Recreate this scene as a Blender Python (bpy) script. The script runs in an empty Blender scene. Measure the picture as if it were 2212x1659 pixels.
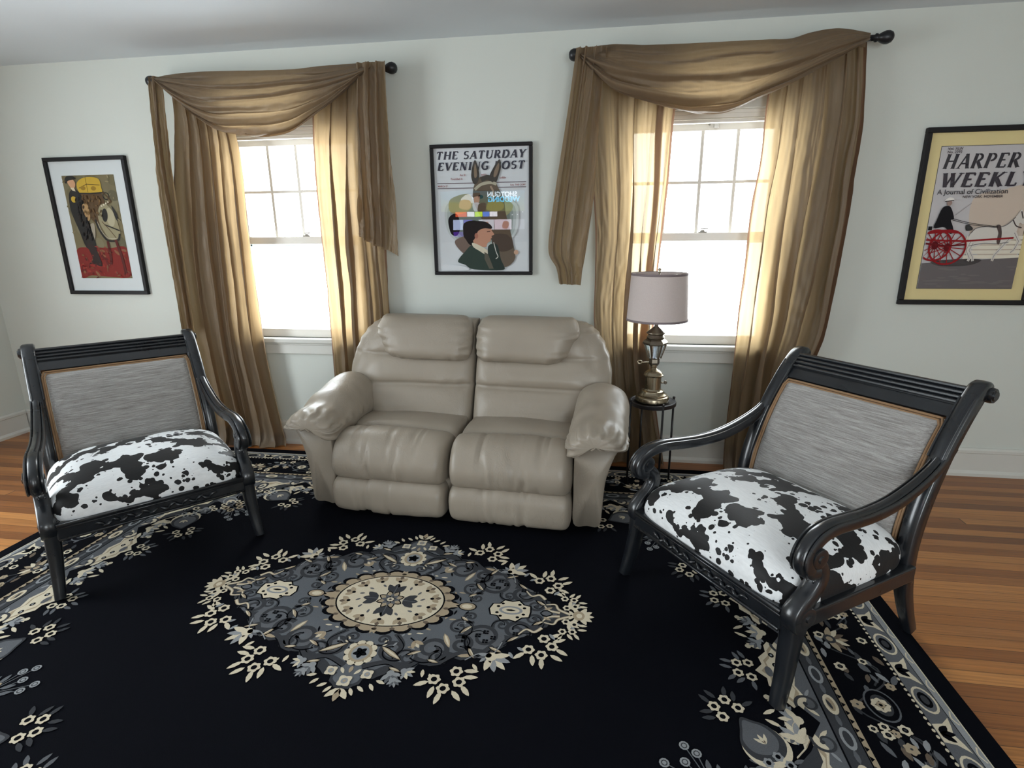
import bpy, bmesh, math, random
from mathutils import Vector, Matrix, noise
PI = math.pi
SC = bpy.context.scene
COL = SC.collection

# ---------------------------------------------------------------- camera
cam_d = bpy.data.cameras.new('camera')
cam_d.sensor_fit = 'HORIZONTAL'; cam_d.sensor_width = 36.0; cam_d.lens = 19.2208
cam_d.clip_start = 0.05; cam_d.clip_end = 100
cam = bpy.data.objects.new('camera', cam_d); COL.objects.link(cam)
cam.matrix_world = Matrix(((0.989281, -0.029243, 0.143067, 0.0),
                           (0.145761, 0.256579, -0.955469, -3.32421),
                           (-0.008767, 0.966081, 0.258092, 1.36848), (0, 0, 0, 1)))
SC.camera = cam

# ---------------------------------------------------------------- daylight and exposure
SKY = 11.0
world = bpy.data.worlds.new('daylight'); SC.world = world; world.use_nodes = True
_n = world.node_tree.nodes; _n.clear()
_b = _n.new('ShaderNodeBackground'); _o = _n.new('ShaderNodeOutputWorld')
_b.inputs[0].default_value = (0.89, 0.962, 1.0, 1); _b.inputs[1].default_value = SKY
world.node_tree.links.new(_b.outputs[0], _o.inputs[0])

def portal(name, loc, rot, sx, sy):
    """light portal in a window opening: guides the sampling of the sky"""
    l = bpy.data.lights.new(name, 'AREA'); l.shape = 'RECTANGLE'; l.size = sx; l.size_y = sy
    l.cycles.is_portal = True
    o = bpy.data.objects.new(name, l); o.location = loc; o.rotation_euler = rot; COL.objects.link(o)
# back wall windows face the room (-Y); front wall (+Y); left wall (+X); right wall (-X)
portal('sky_portal', (-1.845, 0.145, 1.38), (-PI/2, 0, 0), .9, 1.27)
portal('sky_portal', (0.572, 0.145, 1.38), (-PI/2, 0, 0), .9, 1.27)
portal('sky_portal', (1.2, -5.79, 1.3), (PI/2, 0, 0), 1.4, 1.6)
portal('sky_portal', (-4.305, -2.6, 1.25), (PI/2, 0, -PI/2), 1.8, 2.0)
portal('sky_portal', (3.74, -4.35, 1.3), (PI/2, 0, PI/2), .6, 1.6)
vs = SC.view_settings
SC.display_settings.display_device = 'sRGB'
vs.view_transform = 'Standard'; vs.look = 'None'; vs.gamma = 1.0; vs.use_curve_mapping = False
vs.exposure = 0.12
SC.cycles.max_bounces = 10; SC.cycles.diffuse_bounces = 6; SC.cycles.glossy_bounces = 4
SC.cycles.transmission_bounces = 6; SC.cycles.transparent_max_bounces = 16
SC.cycles.caustics_reflective = False; SC.cycles.caustics_refractive = False
SC.cycles.sample_clamp_indirect = 6.0

# ---------------------------------------------------------------- materials
def srgb(r, g, b):
    f = lambda c: (c/12.92 if c <= .04045 else ((c+.055)/1.055)**2.4)
    return (f(r/255), f(g/255), f(b/255), 1)

class NT:
    """small helper around a node tree"""
    def __init__(s, name):
        s.m = bpy.data.materials.new(name); s.m.use_nodes = True
        s.t = s.m.node_tree; s.t.nodes.clear()
        s.out = s.t.nodes.new('ShaderNodeOutputMaterial')
    def n(s, typ, **kw):
        nd = s.t.nodes.new('ShaderNode'+typ)
        for k, v in kw.items(): setattr(nd, k, v)
        return nd
    def l(s, a, b): s.t.links.new(a, b)
    def val(s, sock, v):
        if hasattr(v, 'is_linked') or isinstance(v, bpy.types.NodeSocket): s.l(v, sock)
        else: sock.default_value = v
    def math(s, op, a, b=0.0, c=None, clamp=False):
        nd = s.n('Math', operation=op); nd.use_clamp = clamp
        s.val(nd.inputs[0], a); s.val(nd.inputs[1], b)
        if c is not None: s.val(nd.inputs[2], c)
        return nd.outputs[0]
    def mix(s, fac, a, b, typ='MIX'):
        nd = s.n('Mix', data_type='RGBA', blend_type=typ)
        s.val(nd.inputs[0], fac); s.val(nd.inputs[6], a); s.val(nd.inputs[7], b)
        return nd.outputs[2]
    def ramp(s, fac, stops, interp='LINEAR'):
        nd = s.n('ValToRGB'); cr = nd.color_ramp; cr.interpolation = interp
        while len(cr.elements) < len(stops): cr.elements.new(.5)
        for e, (p, c) in zip(cr.elements, stops): e.position = p; e.color = c
        s.val(nd.inputs[0], fac); return nd.outputs[0]
    def coord(s, which='Object', scale=(1, 1, 1), loc=(0, 0, 0), rot=(0, 0, 0)):
        tc = s.n('TexCoord'); mp = s.n('Mapping')
        mp.inputs['Scale'].default_value = scale; mp.inputs['Location'].default_value = loc
        mp.inputs['Rotation'].default_value = rot
        s.l(tc.outputs[which], mp.inputs[0]); return mp.outputs[0]
    def noise(s, vec, scale, detail=3, rough=.5, dist=0):
        nd = s.n('TexNoise'); s.l(vec, nd.inputs['Vector'])
        nd.inputs['Scale'].default_value = scale; nd.inputs['Detail'].default_value = detail
        nd.inputs['Roughness'].default_value = rough; nd.inputs['Distortion'].default_value = dist
        return nd
    def bump(s, h, strength=.3, dist=.01, nrm=None):
        nd = s.n('Bump'); nd.inputs['Strength'].default_value = strength; nd.inputs['Distance'].default_value = dist
        s.l(h, nd.inputs['Height'])
        if nrm is not None: s.l(nrm, nd.inputs['Normal'])
        return nd.outputs[0]
    def pbr(s, color, rough=.5, spec=.5, metal=0, normal=None, coat=0, sheen=0, coat_rough=.1):
        p = s.n('BsdfPrincipled')
        s.val(p.inputs['Base Color'], color); s.val(p.inputs['Roughness'], rough)
        p.inputs['Specular IOR Level'].default_value = spec; p.inputs['Metallic'].default_value = metal
        p.inputs['Coat Weight'].default_value = coat; p.inputs['Coat Roughness'].default_value = coat_rough
        if sheen: p.inputs['Sheen Weight'].default_value = sheen
        if normal is not None: s.l(normal, p.inputs['Normal'])
        s.l(p.outputs[0], s.out.inputs[0]); return p

def flat(name, color, rough=.6, spec=.4, metal=0, coat=0):
    t = NT(name); c = t.coord(); nz = t.noise(c, 30, 2)
    col = t.mix(t.math('MULTIPLY', nz.outputs[0], .12), color, (color[0]*.8, color[1]*.8, color[2]*.8, 1))
    t.pbr(col, rough, spec, metal, coat=coat); return t.m

def emit(name, color, strength):
    t = NT(name); e = t.n('Emission'); e.inputs[0].default_value = color; e.inputs[1].default_value = strength
    t.l(e.outputs[0], t.out.inputs[0]); return t.m

def m_wall(name, col, bump=.15):
    t = NT(name); c = t.coord(); a = t.noise(c, 3.0, 4); b = t.noise(c, 180, 2)
    cc = t.mix(t.math('MULTIPLY', a.outputs[0], .25), col, (col[0]*.9, col[1]*.9, col[2]*.88, 1))
    t.pbr(cc, .75, .25, normal=t.bump(b.outputs[0], bump, .002)); return t.m

def m_floor():
    t = NT('oak_strip_floor'); tc = t.n('TexCoord'); sp = t.n('SeparateXYZ'); t.l(tc.outputs['Object'], sp.inputs[0])
    W = .057
    row = t.math('FLOOR', t.math('DIVIDE', sp.outputs[1], W))
    wn = t.n('TexWhiteNoise', noise_dimensions='1D'); t.l(row, wn.inputs['W'])
    xo = t.math('ADD', sp.outputs[0], t.math('MULTIPLY', wn.outputs[0], 7.0))
    seg = t.math('FLOOR', t.math('DIVIDE', xo, 3.2))
    cb = t.n('CombineXYZ'); t.l(row, cb.inputs[0]); t.l(seg, cb.inputs[1])
    w2 = t.n('TexWhiteNoise', noise_dimensions='2D'); t.l(cb.outputs[0], w2.inputs['Vector'])
    base = t.ramp(w2.outputs[0], [(0, srgb(118, 72, 38)), (.3, srgb(146, 92, 48)), (.6, srgb(168, 111, 60)), (.85, srgb(190, 131, 74)), (1, srgb(128, 76, 42))])
    mp = t.n('Mapping'); mp.inputs['Scale'].default_value = (.9, 46, 1); t.l(tc.outputs['Object'], mp.inputs[0])
    ad = t.n('VectorMath', operation='ADD'); t.l(mp.outputs[0], ad.inputs[0]); t.l(w2.outputs['Color'], ad.inputs[1])
    g = t.noise(ad.outputs[0], 3.0, 5, .6, .6)
    gr = t.ramp(g.outputs[0], [(.3, (.58, .52, .46, 1)), (.52, (1, 1, 1, 1)), (.72, (1.3, 1.2, 1.05, 1))])
    col = t.mix(.8, base, gr, 'MULTIPLY')
    fy = t.math('FRACT', t.math('DIVIDE', sp.outputs[1], W)); fx = t.math('FRACT', t.math('DIVIDE', xo, 3.2))
    ey = t.math('MINIMUM', fy, t.math('SUBTRACT', 1.0, fy)); ex = t.math('MINIMUM', fx, t.math('SUBTRACT', 1.0, fx))
    gap = t.math('MAXIMUM', t.math('LESS_THAN', ey, .02), t.math('LESS_THAN', ex, .001))
    col = t.mix(t.math('MULTIPLY', gap, .75), col, (.03, .015, .008, 1))
    t.pbr(col, t.math('ADD', .26, t.math('MULTIPLY', g.outputs[0], .18)), .5, normal=t.bump(t.math('SUBTRACT', g.outputs[0], gap), .08, .002)); return t.m

def m_leather():
    t = NT('taupe_leather'); c = t.coord(); a = t.noise(c, 4, 3); v = t.n('TexVoronoi'); t.l(c, v.inputs[0]); v.inputs['Scale'].default_value = 260
    w = t.noise(t.coord(scale=(1, 1, .5)), 14, 4, .6, 1.4); ridge = t.math('ABSOLUTE', t.math('SUBTRACT', w.outputs[0], .5))
    rr = t.ramp(ridge, [(0, (0, 0, 0, 1)), (.035, (1, 1, 1, 1))]); msk = t.noise(c, 3.3, 2); rr = t.math('MULTIPLY', rr, t.ramp(msk.outputs[0], [(.42, (0, 0, 0, 1)), (.62, (1, 1, 1, 1))]))
    col = t.mix(a.outputs[0], srgb(141, 131, 118), srgb(158, 148, 134))
    n1 = t.bump(v.outputs[0], .12, .0015); n2 = t.bump(rr, .22, .004, n1)
    t.pbr(col, t.math('ADD', .33, t.math('MULTIPLY', a.outputs[0], .16)), .5, normal=n2); return t.m

def m_fabric_stripe():
    t = NT('grey_slub_fabric'); c = t.coord(scale=(7, 60, 190)); a = t.noise(c, 1.6, 5, .65); f = t.noise(t.coord(), 500, 1)
    b = t.noise(t.coord(scale=(1, 1, 1)), 6, 2)
    k = t.math('ADD', a.outputs[0], t.math('MULTIPLY', t.math('SUBTRACT', f.outputs[0], .5), .25))
    col = t.ramp(k, [(.30, srgb(116, 112, 109)), (.48, srgb(142, 139, 136)), (.66, srgb(168, 166, 163))])
    t.pbr(col, .8, .2, normal=t.bump(k, .35, .003), sheen=.25); return t.m

def m_cow():
    t = NT('cowhide_print'); c = t.coord(); d = t.noise(c, 30, 2, .5)
    def warp(k):
        off = t.n('VectorMath', operation='MULTIPLY_ADD'); t.l(d.outputs['Color'], off.inputs[0]); off.inputs[1].default_value = (k, k, k); t.l(c, off.inputs[2]); return off.outputs[0]
    low = t.noise(warp(.02), 9.8, 1.5, .45)
    vL = t.n('TexVoronoi', feature='SMOOTH_F1'); t.l(warp(.012), vL.inputs[0]); vL.inputs['Scale'].default_value = 26; vL.inputs['Smoothness'].default_value = .25
    big = t.math('GREATER_THAN', t.math('ADD', low.outputs[0], t.math('MULTIPLY', t.math('SUBTRACT', .38, vL.outputs['Distance']), .20)), .508)
    vS = t.n('TexVoronoi'); t.l(warp(.014), vS.inputs[0]); vS.inputs['Scale'].default_value = 31
    sep = t.n('SeparateColor'); t.l(vS.outputs['Color'], sep.inputs[0])
    mS = t.ramp(low.outputs[0], [(.34, (0, 0, 0, 1)), (.47, (1, 1, 1, 1))])
    rad = t.math('MULTIPLY', t.math('SUBTRACT', t.math('MULTIPLY', sep.outputs[0], .66), .12), mS)
    sm = t.math('LESS_THAN', vS.outputs['Distance'], rad)
    vT = t.n('TexVoronoi'); t.l(warp(.008), vT.inputs[0]); vT.inputs['Scale'].default_value = 62
    sp2 = t.n('SeparateColor'); t.l(vT.outputs['Color'], sp2.inputs[0])
    tn = t.math('LESS_THAN', vT.outputs['Distance'], t.math('MULTIPLY', t.math('SUBTRACT', t.math('MULTIPLY', sp2.outputs[1], .6), .26), mS))
    blk = t.math('MAXIMUM', t.math('MAXIMUM', big, sm), tn)
    hair = t.noise(t.coord(scale=(40, 260, 60)), 1, 3)
    wht = t.mix(hair.outputs[0], srgb(208, 210, 211), srgb(240, 242, 243)); bk = t.mix(hair.outputs[0], srgb(12, 12, 14), srgb(32, 31, 32))
    t.pbr(t.mix(blk, wht, bk), .55, .25, normal=t.bump(hair.outputs[0], .15, .002), sheen=.05); return t.m

def m_blackwood():
    t = NT('black_painted_wood'); c = t.coord(); a = t.noise(c, 9, 4); b = t.noise(t.coord(scale=(1, 1, .15)), 160, 2)
    col = t.mix(a.outputs[0], srgb(14, 16, 19), srgb(29, 32, 37))
    t.pbr(col, t.math('ADD', .20, t.math('MULTIPLY', a.outputs[0], .18)), .5, normal=t.bump(b.outputs[0], .06, .002), coat=.3); return t.m

def m_curtain(name, body, glow, thin, tl=.34):
    """crushed taffeta: reflects, lets light through and is slightly see-through"""
    t = NT(name); c = t.coord(scale=(38, 38, 1.1)); a = t.noise(c, 1.0, 4, .6, .4); w = t.noise(t.coord(scale=(220, 220, 40)), 1, 2)
    big = t.noise(t.coord(scale=(9, 9, 1.2)), 1.0, 3)
    cr = t.noise(t.coord(scale=(1, 1, 1)), 26, 4, .6, .9)
    col = t.mix(a.outputs[0], (body[0]*.76, body[1]*.75, body[2]*.72, 1), (body[0]*1.2, body[1]*1.2, body[2]*1.2, 1))
    gl = t.mix(big.outputs[0], (glow[0]*.8, glow[1]*.74, glow[2]*.66, 1), glow)
    h = t.math('ADD', a.outputs[0], t.math('MULTIPLY', cr.outputs[0], .3))
    nrm = t.bump(h, .38, .006)
    p = t.n('BsdfPrincipled'); t.l(col, p.inputs['Base Color']); p.inputs['Roughness'].default_value = .42
    p.inputs['Specular IOR Level'].default_value = .3; t.l(nrm, p.inputs['Normal']); p.inputs['Sheen Weight'].default_value = .15
    tr = t.n('BsdfTranslucent'); t.l(gl, tr.inputs[0]); t.l(nrm, tr.inputs['Normal'])
    m1 = t.n('MixShader'); m1.inputs[0].default_value = tl; t.l(p.outputs[0], m1.inputs[1]); t.l(tr.outputs[0], m1.inputs[2])
    tp = t.n('BsdfTransparent'); tp.inputs[0].default_value = (1, .95, .82, 1)
    m2 = t.n('MixShader'); m2.inputs[0].default_value = thin; t.l(m1.outputs[0], m2.inputs[1]); t.l(tp.outputs[0], m2.inputs[2])
    t.l(m2.outputs[0], t.out.inputs[0]); return t.m

def m_glass(name, ior=1.5, tint=(1, 1, 1, 1)):
    t = NT(name); lw = t.n('LayerWeight'); lw.inputs[0].default_value = .5; f0 = ((ior-1)/(ior+1))**2
    f = t.math('ADD', f0, t.math('MULTIPLY', t.math('POWER', lw.outputs['Facing'], 5.0), 1-f0))
    a = t.n('BsdfTransparent'); a.inputs[0].default_value = tint; g = t.n('BsdfGlossy'); g.inputs['Roughness'].default_value = .012
    m = t.n('MixShader'); t.l(f, m.inputs[0]); t.l(a.outputs[0], m.inputs[1]); t.l(g.outputs[0], m.inputs[2])
    t.l(m.outputs[0], t.out.inputs[0]); return t.m

def m_metal(name, col, rough=.25):
    t = NT(name); c = t.coord(); a = t.noise(c, 22, 3)
    cc = t.mix(a.outputs[0], col, (col[0]*.72, col[1]*.7, col[2]*.66, 1))
    t.pbr(cc, t.math('ADD', rough, t.math('MULTIPLY', a.outputs[0], .12)), .5, 1.0); return t.m

def m_shade():
    t = NT('lamp_shade_linen'); c = t.coord(scale=(260, 260, 420)); a = t.noise(c, 1, 2)
    col = t.mix(a.outputs[0], srgb(190, 177, 174), srgb(214, 202, 197)); p = t.n('BsdfPrincipled'); t.l(col, p.inputs['Base Color'])
    p.inputs['Roughness'].default_value = .85; t.l(t.bump(a.outputs[0], .2, .001), p.inputs['Normal'])
    tr = t.n('BsdfTranslucent'); tr.inputs[0].default_value = srgb(190, 172, 168); m = t.n('MixShader'); m.inputs[0].default_value = .14
    t.l(p.outputs[0], m.inputs[1]); t.l(tr.outputs[0], m.inputs[2]); t.l(m.outputs[0], t.out.inputs[0]); return t.m

def m_rug(name, col):
    t = NT(name); c = t.coord(); a = t.noise(c, 420, 2); b = t.noise(c, 5, 3)
    k = t.math('ADD', .7, t.math('ADD', t.math('MULTIPLY', a.outputs[0], .4), t.math('MULTIPLY', b.outputs[0], .2)))
    cm = t.n('Mix', data_type='RGBA', blend_type='MULTIPLY'); cm.inputs[0].default_value = 1; cm.inputs[6].default_value = col; t.l(k, cm.inputs[7])
    t.pbr(cm.outputs[2], .95, .04, normal=t.bump(a.outputs[0], .35, .003)); return t.m

M = {}
M['wall'] = m_wall('wall_paint', srgb(203, 207, 201)); M['ceil'] = m_wall('ceiling_paint', srgb(212, 220, 226))
M['trim'] = flat('trim_paint', srgb(206, 206, 200), .45); M['sash'] = flat('sash_paint', srgb(226, 222, 214), .4)
M['storm'] = flat('storm_frame_paint', srgb(170, 205, 214), .5)
M['floor'] = m_floor(); M['leather'] = m_leather(); M['slub'] = m_fabric_stripe(); M['cow'] = m_cow(); M['bwood'] = m_blackwood()
M['piping'] = flat('tan_cord', srgb(138, 108, 78), .7); M['dark'] = flat('dark_underside', (.01, .01, .011, 1), .8)
M['curt'] = m_curtain('gold_taffeta', srgb(124, 108, 89), (.68, .485, .26, 1), .008)
M['sheer'] = m_curtain('gold_taffeta_thin', srgb(124, 108, 89), (.72, .53, .29, 1), .04)
M['scarf'] = m_curtain('gold_taffeta_scarf', srgb(118, 102, 83), (.66, .47, .25, 1), .006)
M['hem'] = m_curtain('taffeta_hem', srgb(120, 92, 70), (.30, .17, .11, 1), .0)
M['rod'] = flat('black_rod_metal', (.012, .012, .014, 1), .35); M['bmetal'] = flat('black_metal', (.012, .010, .011, 1), .3)
M['glass'] = m_glass('window_glass', 1.35); M['pglass'] = m_glass('picture_glass', 1.62); M['lglass'] = m_glass('lantern_glass', 1.7, (.9, .95, 1, 1))
M['brass'] = m_metal('aged_brass', (.38, .325, .235, 1), .2); M['pewter'] = m_metal('dark_pewter', (.24, .21, .17, 1), .28)
M['shade'] = m_shade(); M['shtrim'] = flat('shade_trim', srgb(120, 108, 110), .8)
M['frame'] = flat('black_frame', (.008, .007, .008, 1), .5, .25)
M['steel'] = flat('catch_metal', srgb(180, 176, 170), .4, metal=.6)

# ---------------------------------------------------------------- mesh helpers
def link(name, me, mats, parent=None, smooth=True, loc=None):
    o = bpy.data.objects.new(name, me); COL.objects.link(o)
    for m in (mats if isinstance(mats, (list, tuple)) else [mats]): me.materials.append(m)
    if smooth:
        for p in me.polygons: p.use_smooth = True
    if parent is not None: o.parent = parent
    if loc is not None: o.location = loc
    return o

def empty(name, loc=(0, 0, 0), rz=0.0, label=None, cat=None, group=None, kind=None):
    o = bpy.data.objects.new(name, None); COL.objects.link(o); o.location = loc; o.rotation_euler = (0, 0, rz); o.empty_display_size = .1
    return tag(o, label, cat, group, kind)

def tag(o, label=None, cat=None, group=None, kind=None):
    if label: o['label'] = label
    if cat: o['category'] = cat
    if group: o['group'] = group
    if kind: o['kind'] = kind
    return o

class MB:
    """collects shapes, builds ONE mesh object"""
    def __init__(s): s.v = []; s.f = []; s.mi = []
    def add(s, vs, fs, mi=0):
        b = len(s.v); s.v += [tuple(v) for v in vs]; s.f += [tuple(i+b for i in f) for f in fs]; s.mi += [mi]*len(fs); return s
    def box(s, x0, x1, y0, y1, z0, z1, mi=0):
        vs = [(x, y, z) for x in (x0, x1) for y in (y0, y1) for z in (z0, z1)]
        return s.add(vs, [(0, 1, 3, 2), (4, 6, 7, 5), (0, 4, 5, 1), (2, 3, 7, 6), (0, 2, 6, 4), (1, 5, 7, 3)], mi)
    def loft(s, rings, mi=0, closed=True, caps=True, loop=False):
        n = len(rings[0]); vs = [p for r in rings for p in r]; fs = []
        R = len(rings)
        for i in range(R if loop else R-1):
            i2 = (i+1) % R
            for j in range(n if closed else n-1):
                j2 = (j+1) % n
                fs.append((i*n+j, i*n+j2, i2*n+j2, i2*n+j))
        if caps and closed and not loop:
            for k, r in ((0, rings[0]), (R-1, rings[-1])):
                c = sum((Vector(p) for p in r), Vector())/n; vs.append(c); ci = len(vs)-1
                for j in range(n):
                    j2 = (j+1) % n
                    fs.append((ci, k*n+j2, k*n+j) if k == 0 else (ci, k*n+j, k*n+j2))
        return s.add(vs, fs, mi)
    def tube(s, pts, r, n=12, mi=0, caps=True, loop=False):
        pts = [Vector(p) for p in pts]; rings = []; up = None
        for i, p in enumerate(pts):
            if loop: t = (pts[(i+1) % len(pts)]-pts[i-1])
            else: t = pts[min(i+1, len(pts)-1)]-pts[max(i-1, 0)]
            t.normalize()
            if up is None:
                up = Vector((0, 0, 1)) if abs(t.z) < .9 else Vector((1, 0, 0))
            a = t.cross(up); a.normalize(); b = a.cross(t); up = b
            rr = r[i] if isinstance(r, (list, tuple)) else r
            rings.append([p+(a*math.cos(2*PI*k/n)+b*math.sin(2*PI*k/n))*rr for k in range(n)])
        return s.loft(rings, mi, caps=caps, loop=loop)
    def lathe(s, prof, n=32, c=(0, 0, 0), mi=0, axis='z', a0=0.0):
        rings = []
        for (r, h) in prof:
            ring = []
            for k in range(n):
                a = a0+2*PI*k/n; u, w = r*math.cos(a), r*math.sin(a)
                ring.append({'z': (c[0]+u, c[1]+w, c[2]+h), 'x': (c[0]+h, c[1]+u, c[2]+w), 'y': (c[0]+w, c[1]+h, c[2]+u)}[axis])
            rings.append(ring)
        return s.loft(rings, mi)
    def build(s, name, mats, parent=None, smooth=True, bevel=0, seg=2, auto=None, loc=None):
        me = bpy.data.meshes.new(name); me.from_pydata(s.v, [], s.f); me.validate(); me.update()
        if len(s.mi) == len(me.polygons): me.polygons.foreach_set('material_index', s.mi)
        bm = bmesh.new(); bm.from_mesh(me); bmesh.ops.recalc_face_normals(bm, faces=bm.faces[:])
        if auto is not None:
            for e in bm.edges:
                if len(e.link_faces) == 2 and e.calc_face_angle(0) > auto: e.smooth = False
        bm.to_mesh(me); bm.free()
        o = link(name, me, mats, parent, smooth, loc)
        if bevel:
            b = o.modifiers.new('bevel', 'BEVEL'); b.width = bevel; b.segments = seg; b.limit_method = 'ANGLE'; b.angle_limit = .6
            b.harden_normals = False
        return o

def cr(pts, n, closed=False):
    """Catmull-Rom through points (tuples of any length), n samples"""
    P = [tuple(p) for p in pts]; m = len(P); out = []
    segs = m if closed else m-1
    for k in range(n):
        t = k/(n if closed else n-1)*segs; i = min(int(t), segs-1); f = t-i
        if closed: a, b, c, d = P[(i-1) % m], P[i % m], P[(i+1) % m], P[(i+2) % m]
        else: a, b, c, d = P[max(i-1, 0)], P[i], P[min(i+1, m-1)], P[min(i+2, m-1)]
        out.append(tuple(.5*((2*q)+(-p+r)*f+(2*p-5*q+4*r-w)*f*f+(-p+3*q-3*r+w)*f**3) for p, q, r, w in zip(a, b, c, d)))
    return out

def lerp(a, b, t): return a+(b-a)*t
def tab(t, pts):
    """piecewise-linear table lookup [(x,y)...]"""
    if t <= pts[0][0]: return pts[0][1]
    for (x0, y0), (x1, y1) in zip(pts, pts[1:]):
        if t <= x1: return lerp(y0, y1, (t-x0)/(x1-x0) if x1 > x0 else 0)
    return pts[-1][1]
def stab(t, pts):
    """smoothed table"""
    if t <= pts[0][0]: return pts[0][1]
    for (x0, y0), (x1, y1) in zip(pts, pts[1:]):
        if t <= x1:
            f = (t-x0)/(x1-x0); return lerp(y0, y1, f*f*(3-2*f))
    return pts[-1][1]
def N3(x, y, z=0.0): return noise.noise(Vector((x, y, z)))
def sgnp(c, e): return math.copysign(abs(c)**e, c)
# ================================================================ the room
XL, XR, YF, H = -4.165, 3.6, -5.65, 2.44
T = .14
W_X = (-1.845, .572)             # window centres on the back wall
WZ0, WZ1, WHW = .745, 2.02, .45  # stool top, head, half width

def wall(name, axis, pos, out, a0, a1, holes, mat):
    """wall slab with rectangular openings. axis 'y': plane Y=pos spanning X; axis 'x': plane X=pos spanning Y"""
    us = sorted({a0, a1, *[h[0] for h in holes], *[h[1] for h in holes]}); zs = sorted({0, H, *[h[2] for h in holes], *[h[3] for h in holes]})
    b = MB()
    def inside(u, z): return any(h[0] < u < h[1] and h[2] < z < h[3] for h in holes)
    def P(u, d, z): return (u, pos+d, z) if axis == 'y' else (pos+d, u, z)
    for u0, u1 in zip(us, us[1:]):
        for z0, z1 in zip(zs, zs[1:]):
            if inside((u0+u1)/2, (z0+z1)/2): continue
            for d in (0, out*T): b.add([P(u0, d, z0), P(u1, d, z0), P(u1, d, z1), P(u0, d, z1)], [(0, 1, 2, 3)])
    for h in holes:
        c = [(h[0], h[2]), (h[1], h[2]), (h[1], h[3]), (h[0], h[3])]
        for (u, z), (u2, z2) in zip(c, c[1:]+c[:1]): b.add([P(u, 0, z), P(u2, 0, z2), P(u2, out*T, z2), P(u, out*T, z)], [(0, 1, 2, 3)])
    o = b.build(name, mat, smooth=False); tag(o, kind='structure'); return o

wall('wall_back', 'y', 0, 1, XL-T, XR+T, [(x-WHW, x+WHW, WZ0, WZ1) for x in W_X], M['wall'])
wall('wall_left', 'x', XL, -1, YF-T, 0, [(-3.5, -1.7, .25, 2.25)], M['wall'])
wall('wall_right', 'x', XR, 1, YF-T, 0, [(-4.65, -4.05, .5, 2.1)], M['wall'])
wall('wall_front', 'y', YF, -1, XL-T, XR+T, [(.5, 1.9, .5, 2.1)], M['wall'])
tag(MB().box(XL-T, XR+T, YF-T, T, -.12, 0).build('floor', M['floor'], smooth=False), kind='structure')
tag(MB().box(XL-T, XR+T, YF-T, T, H, H+.12).build('ceiling', M['ceil'], smooth=False), kind='structure')

# baseboards: tall board with cap moulding and a shoe strip
def baseboard(name, axis, pos, inn, a0, a1):
    prof = [(0, 0), (.024, 0), (.024, .018), (.016, .03), (.013, .034), (.013, .138), (.017, .142), (.017, .158), (.009, .170), (0, .170)]
    b = MB(); rings = []
    for a in (a0, a1): rings.append([(a, pos+inn*d, z) if axis == 'y' else (pos+inn*d, a, z) for d, z in prof])
    b.loft(rings); tag(b.build(name, M['trim'], smooth=False), kind='structure')
baseboard('baseboard_back', 'y', 0, -1, XL, XR)
baseboard('baseboard_left', 'x', XL, 1, YF, -.02)
baseboard('baseboard_right', 'x', XR, -1, YF, -.02)

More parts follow.
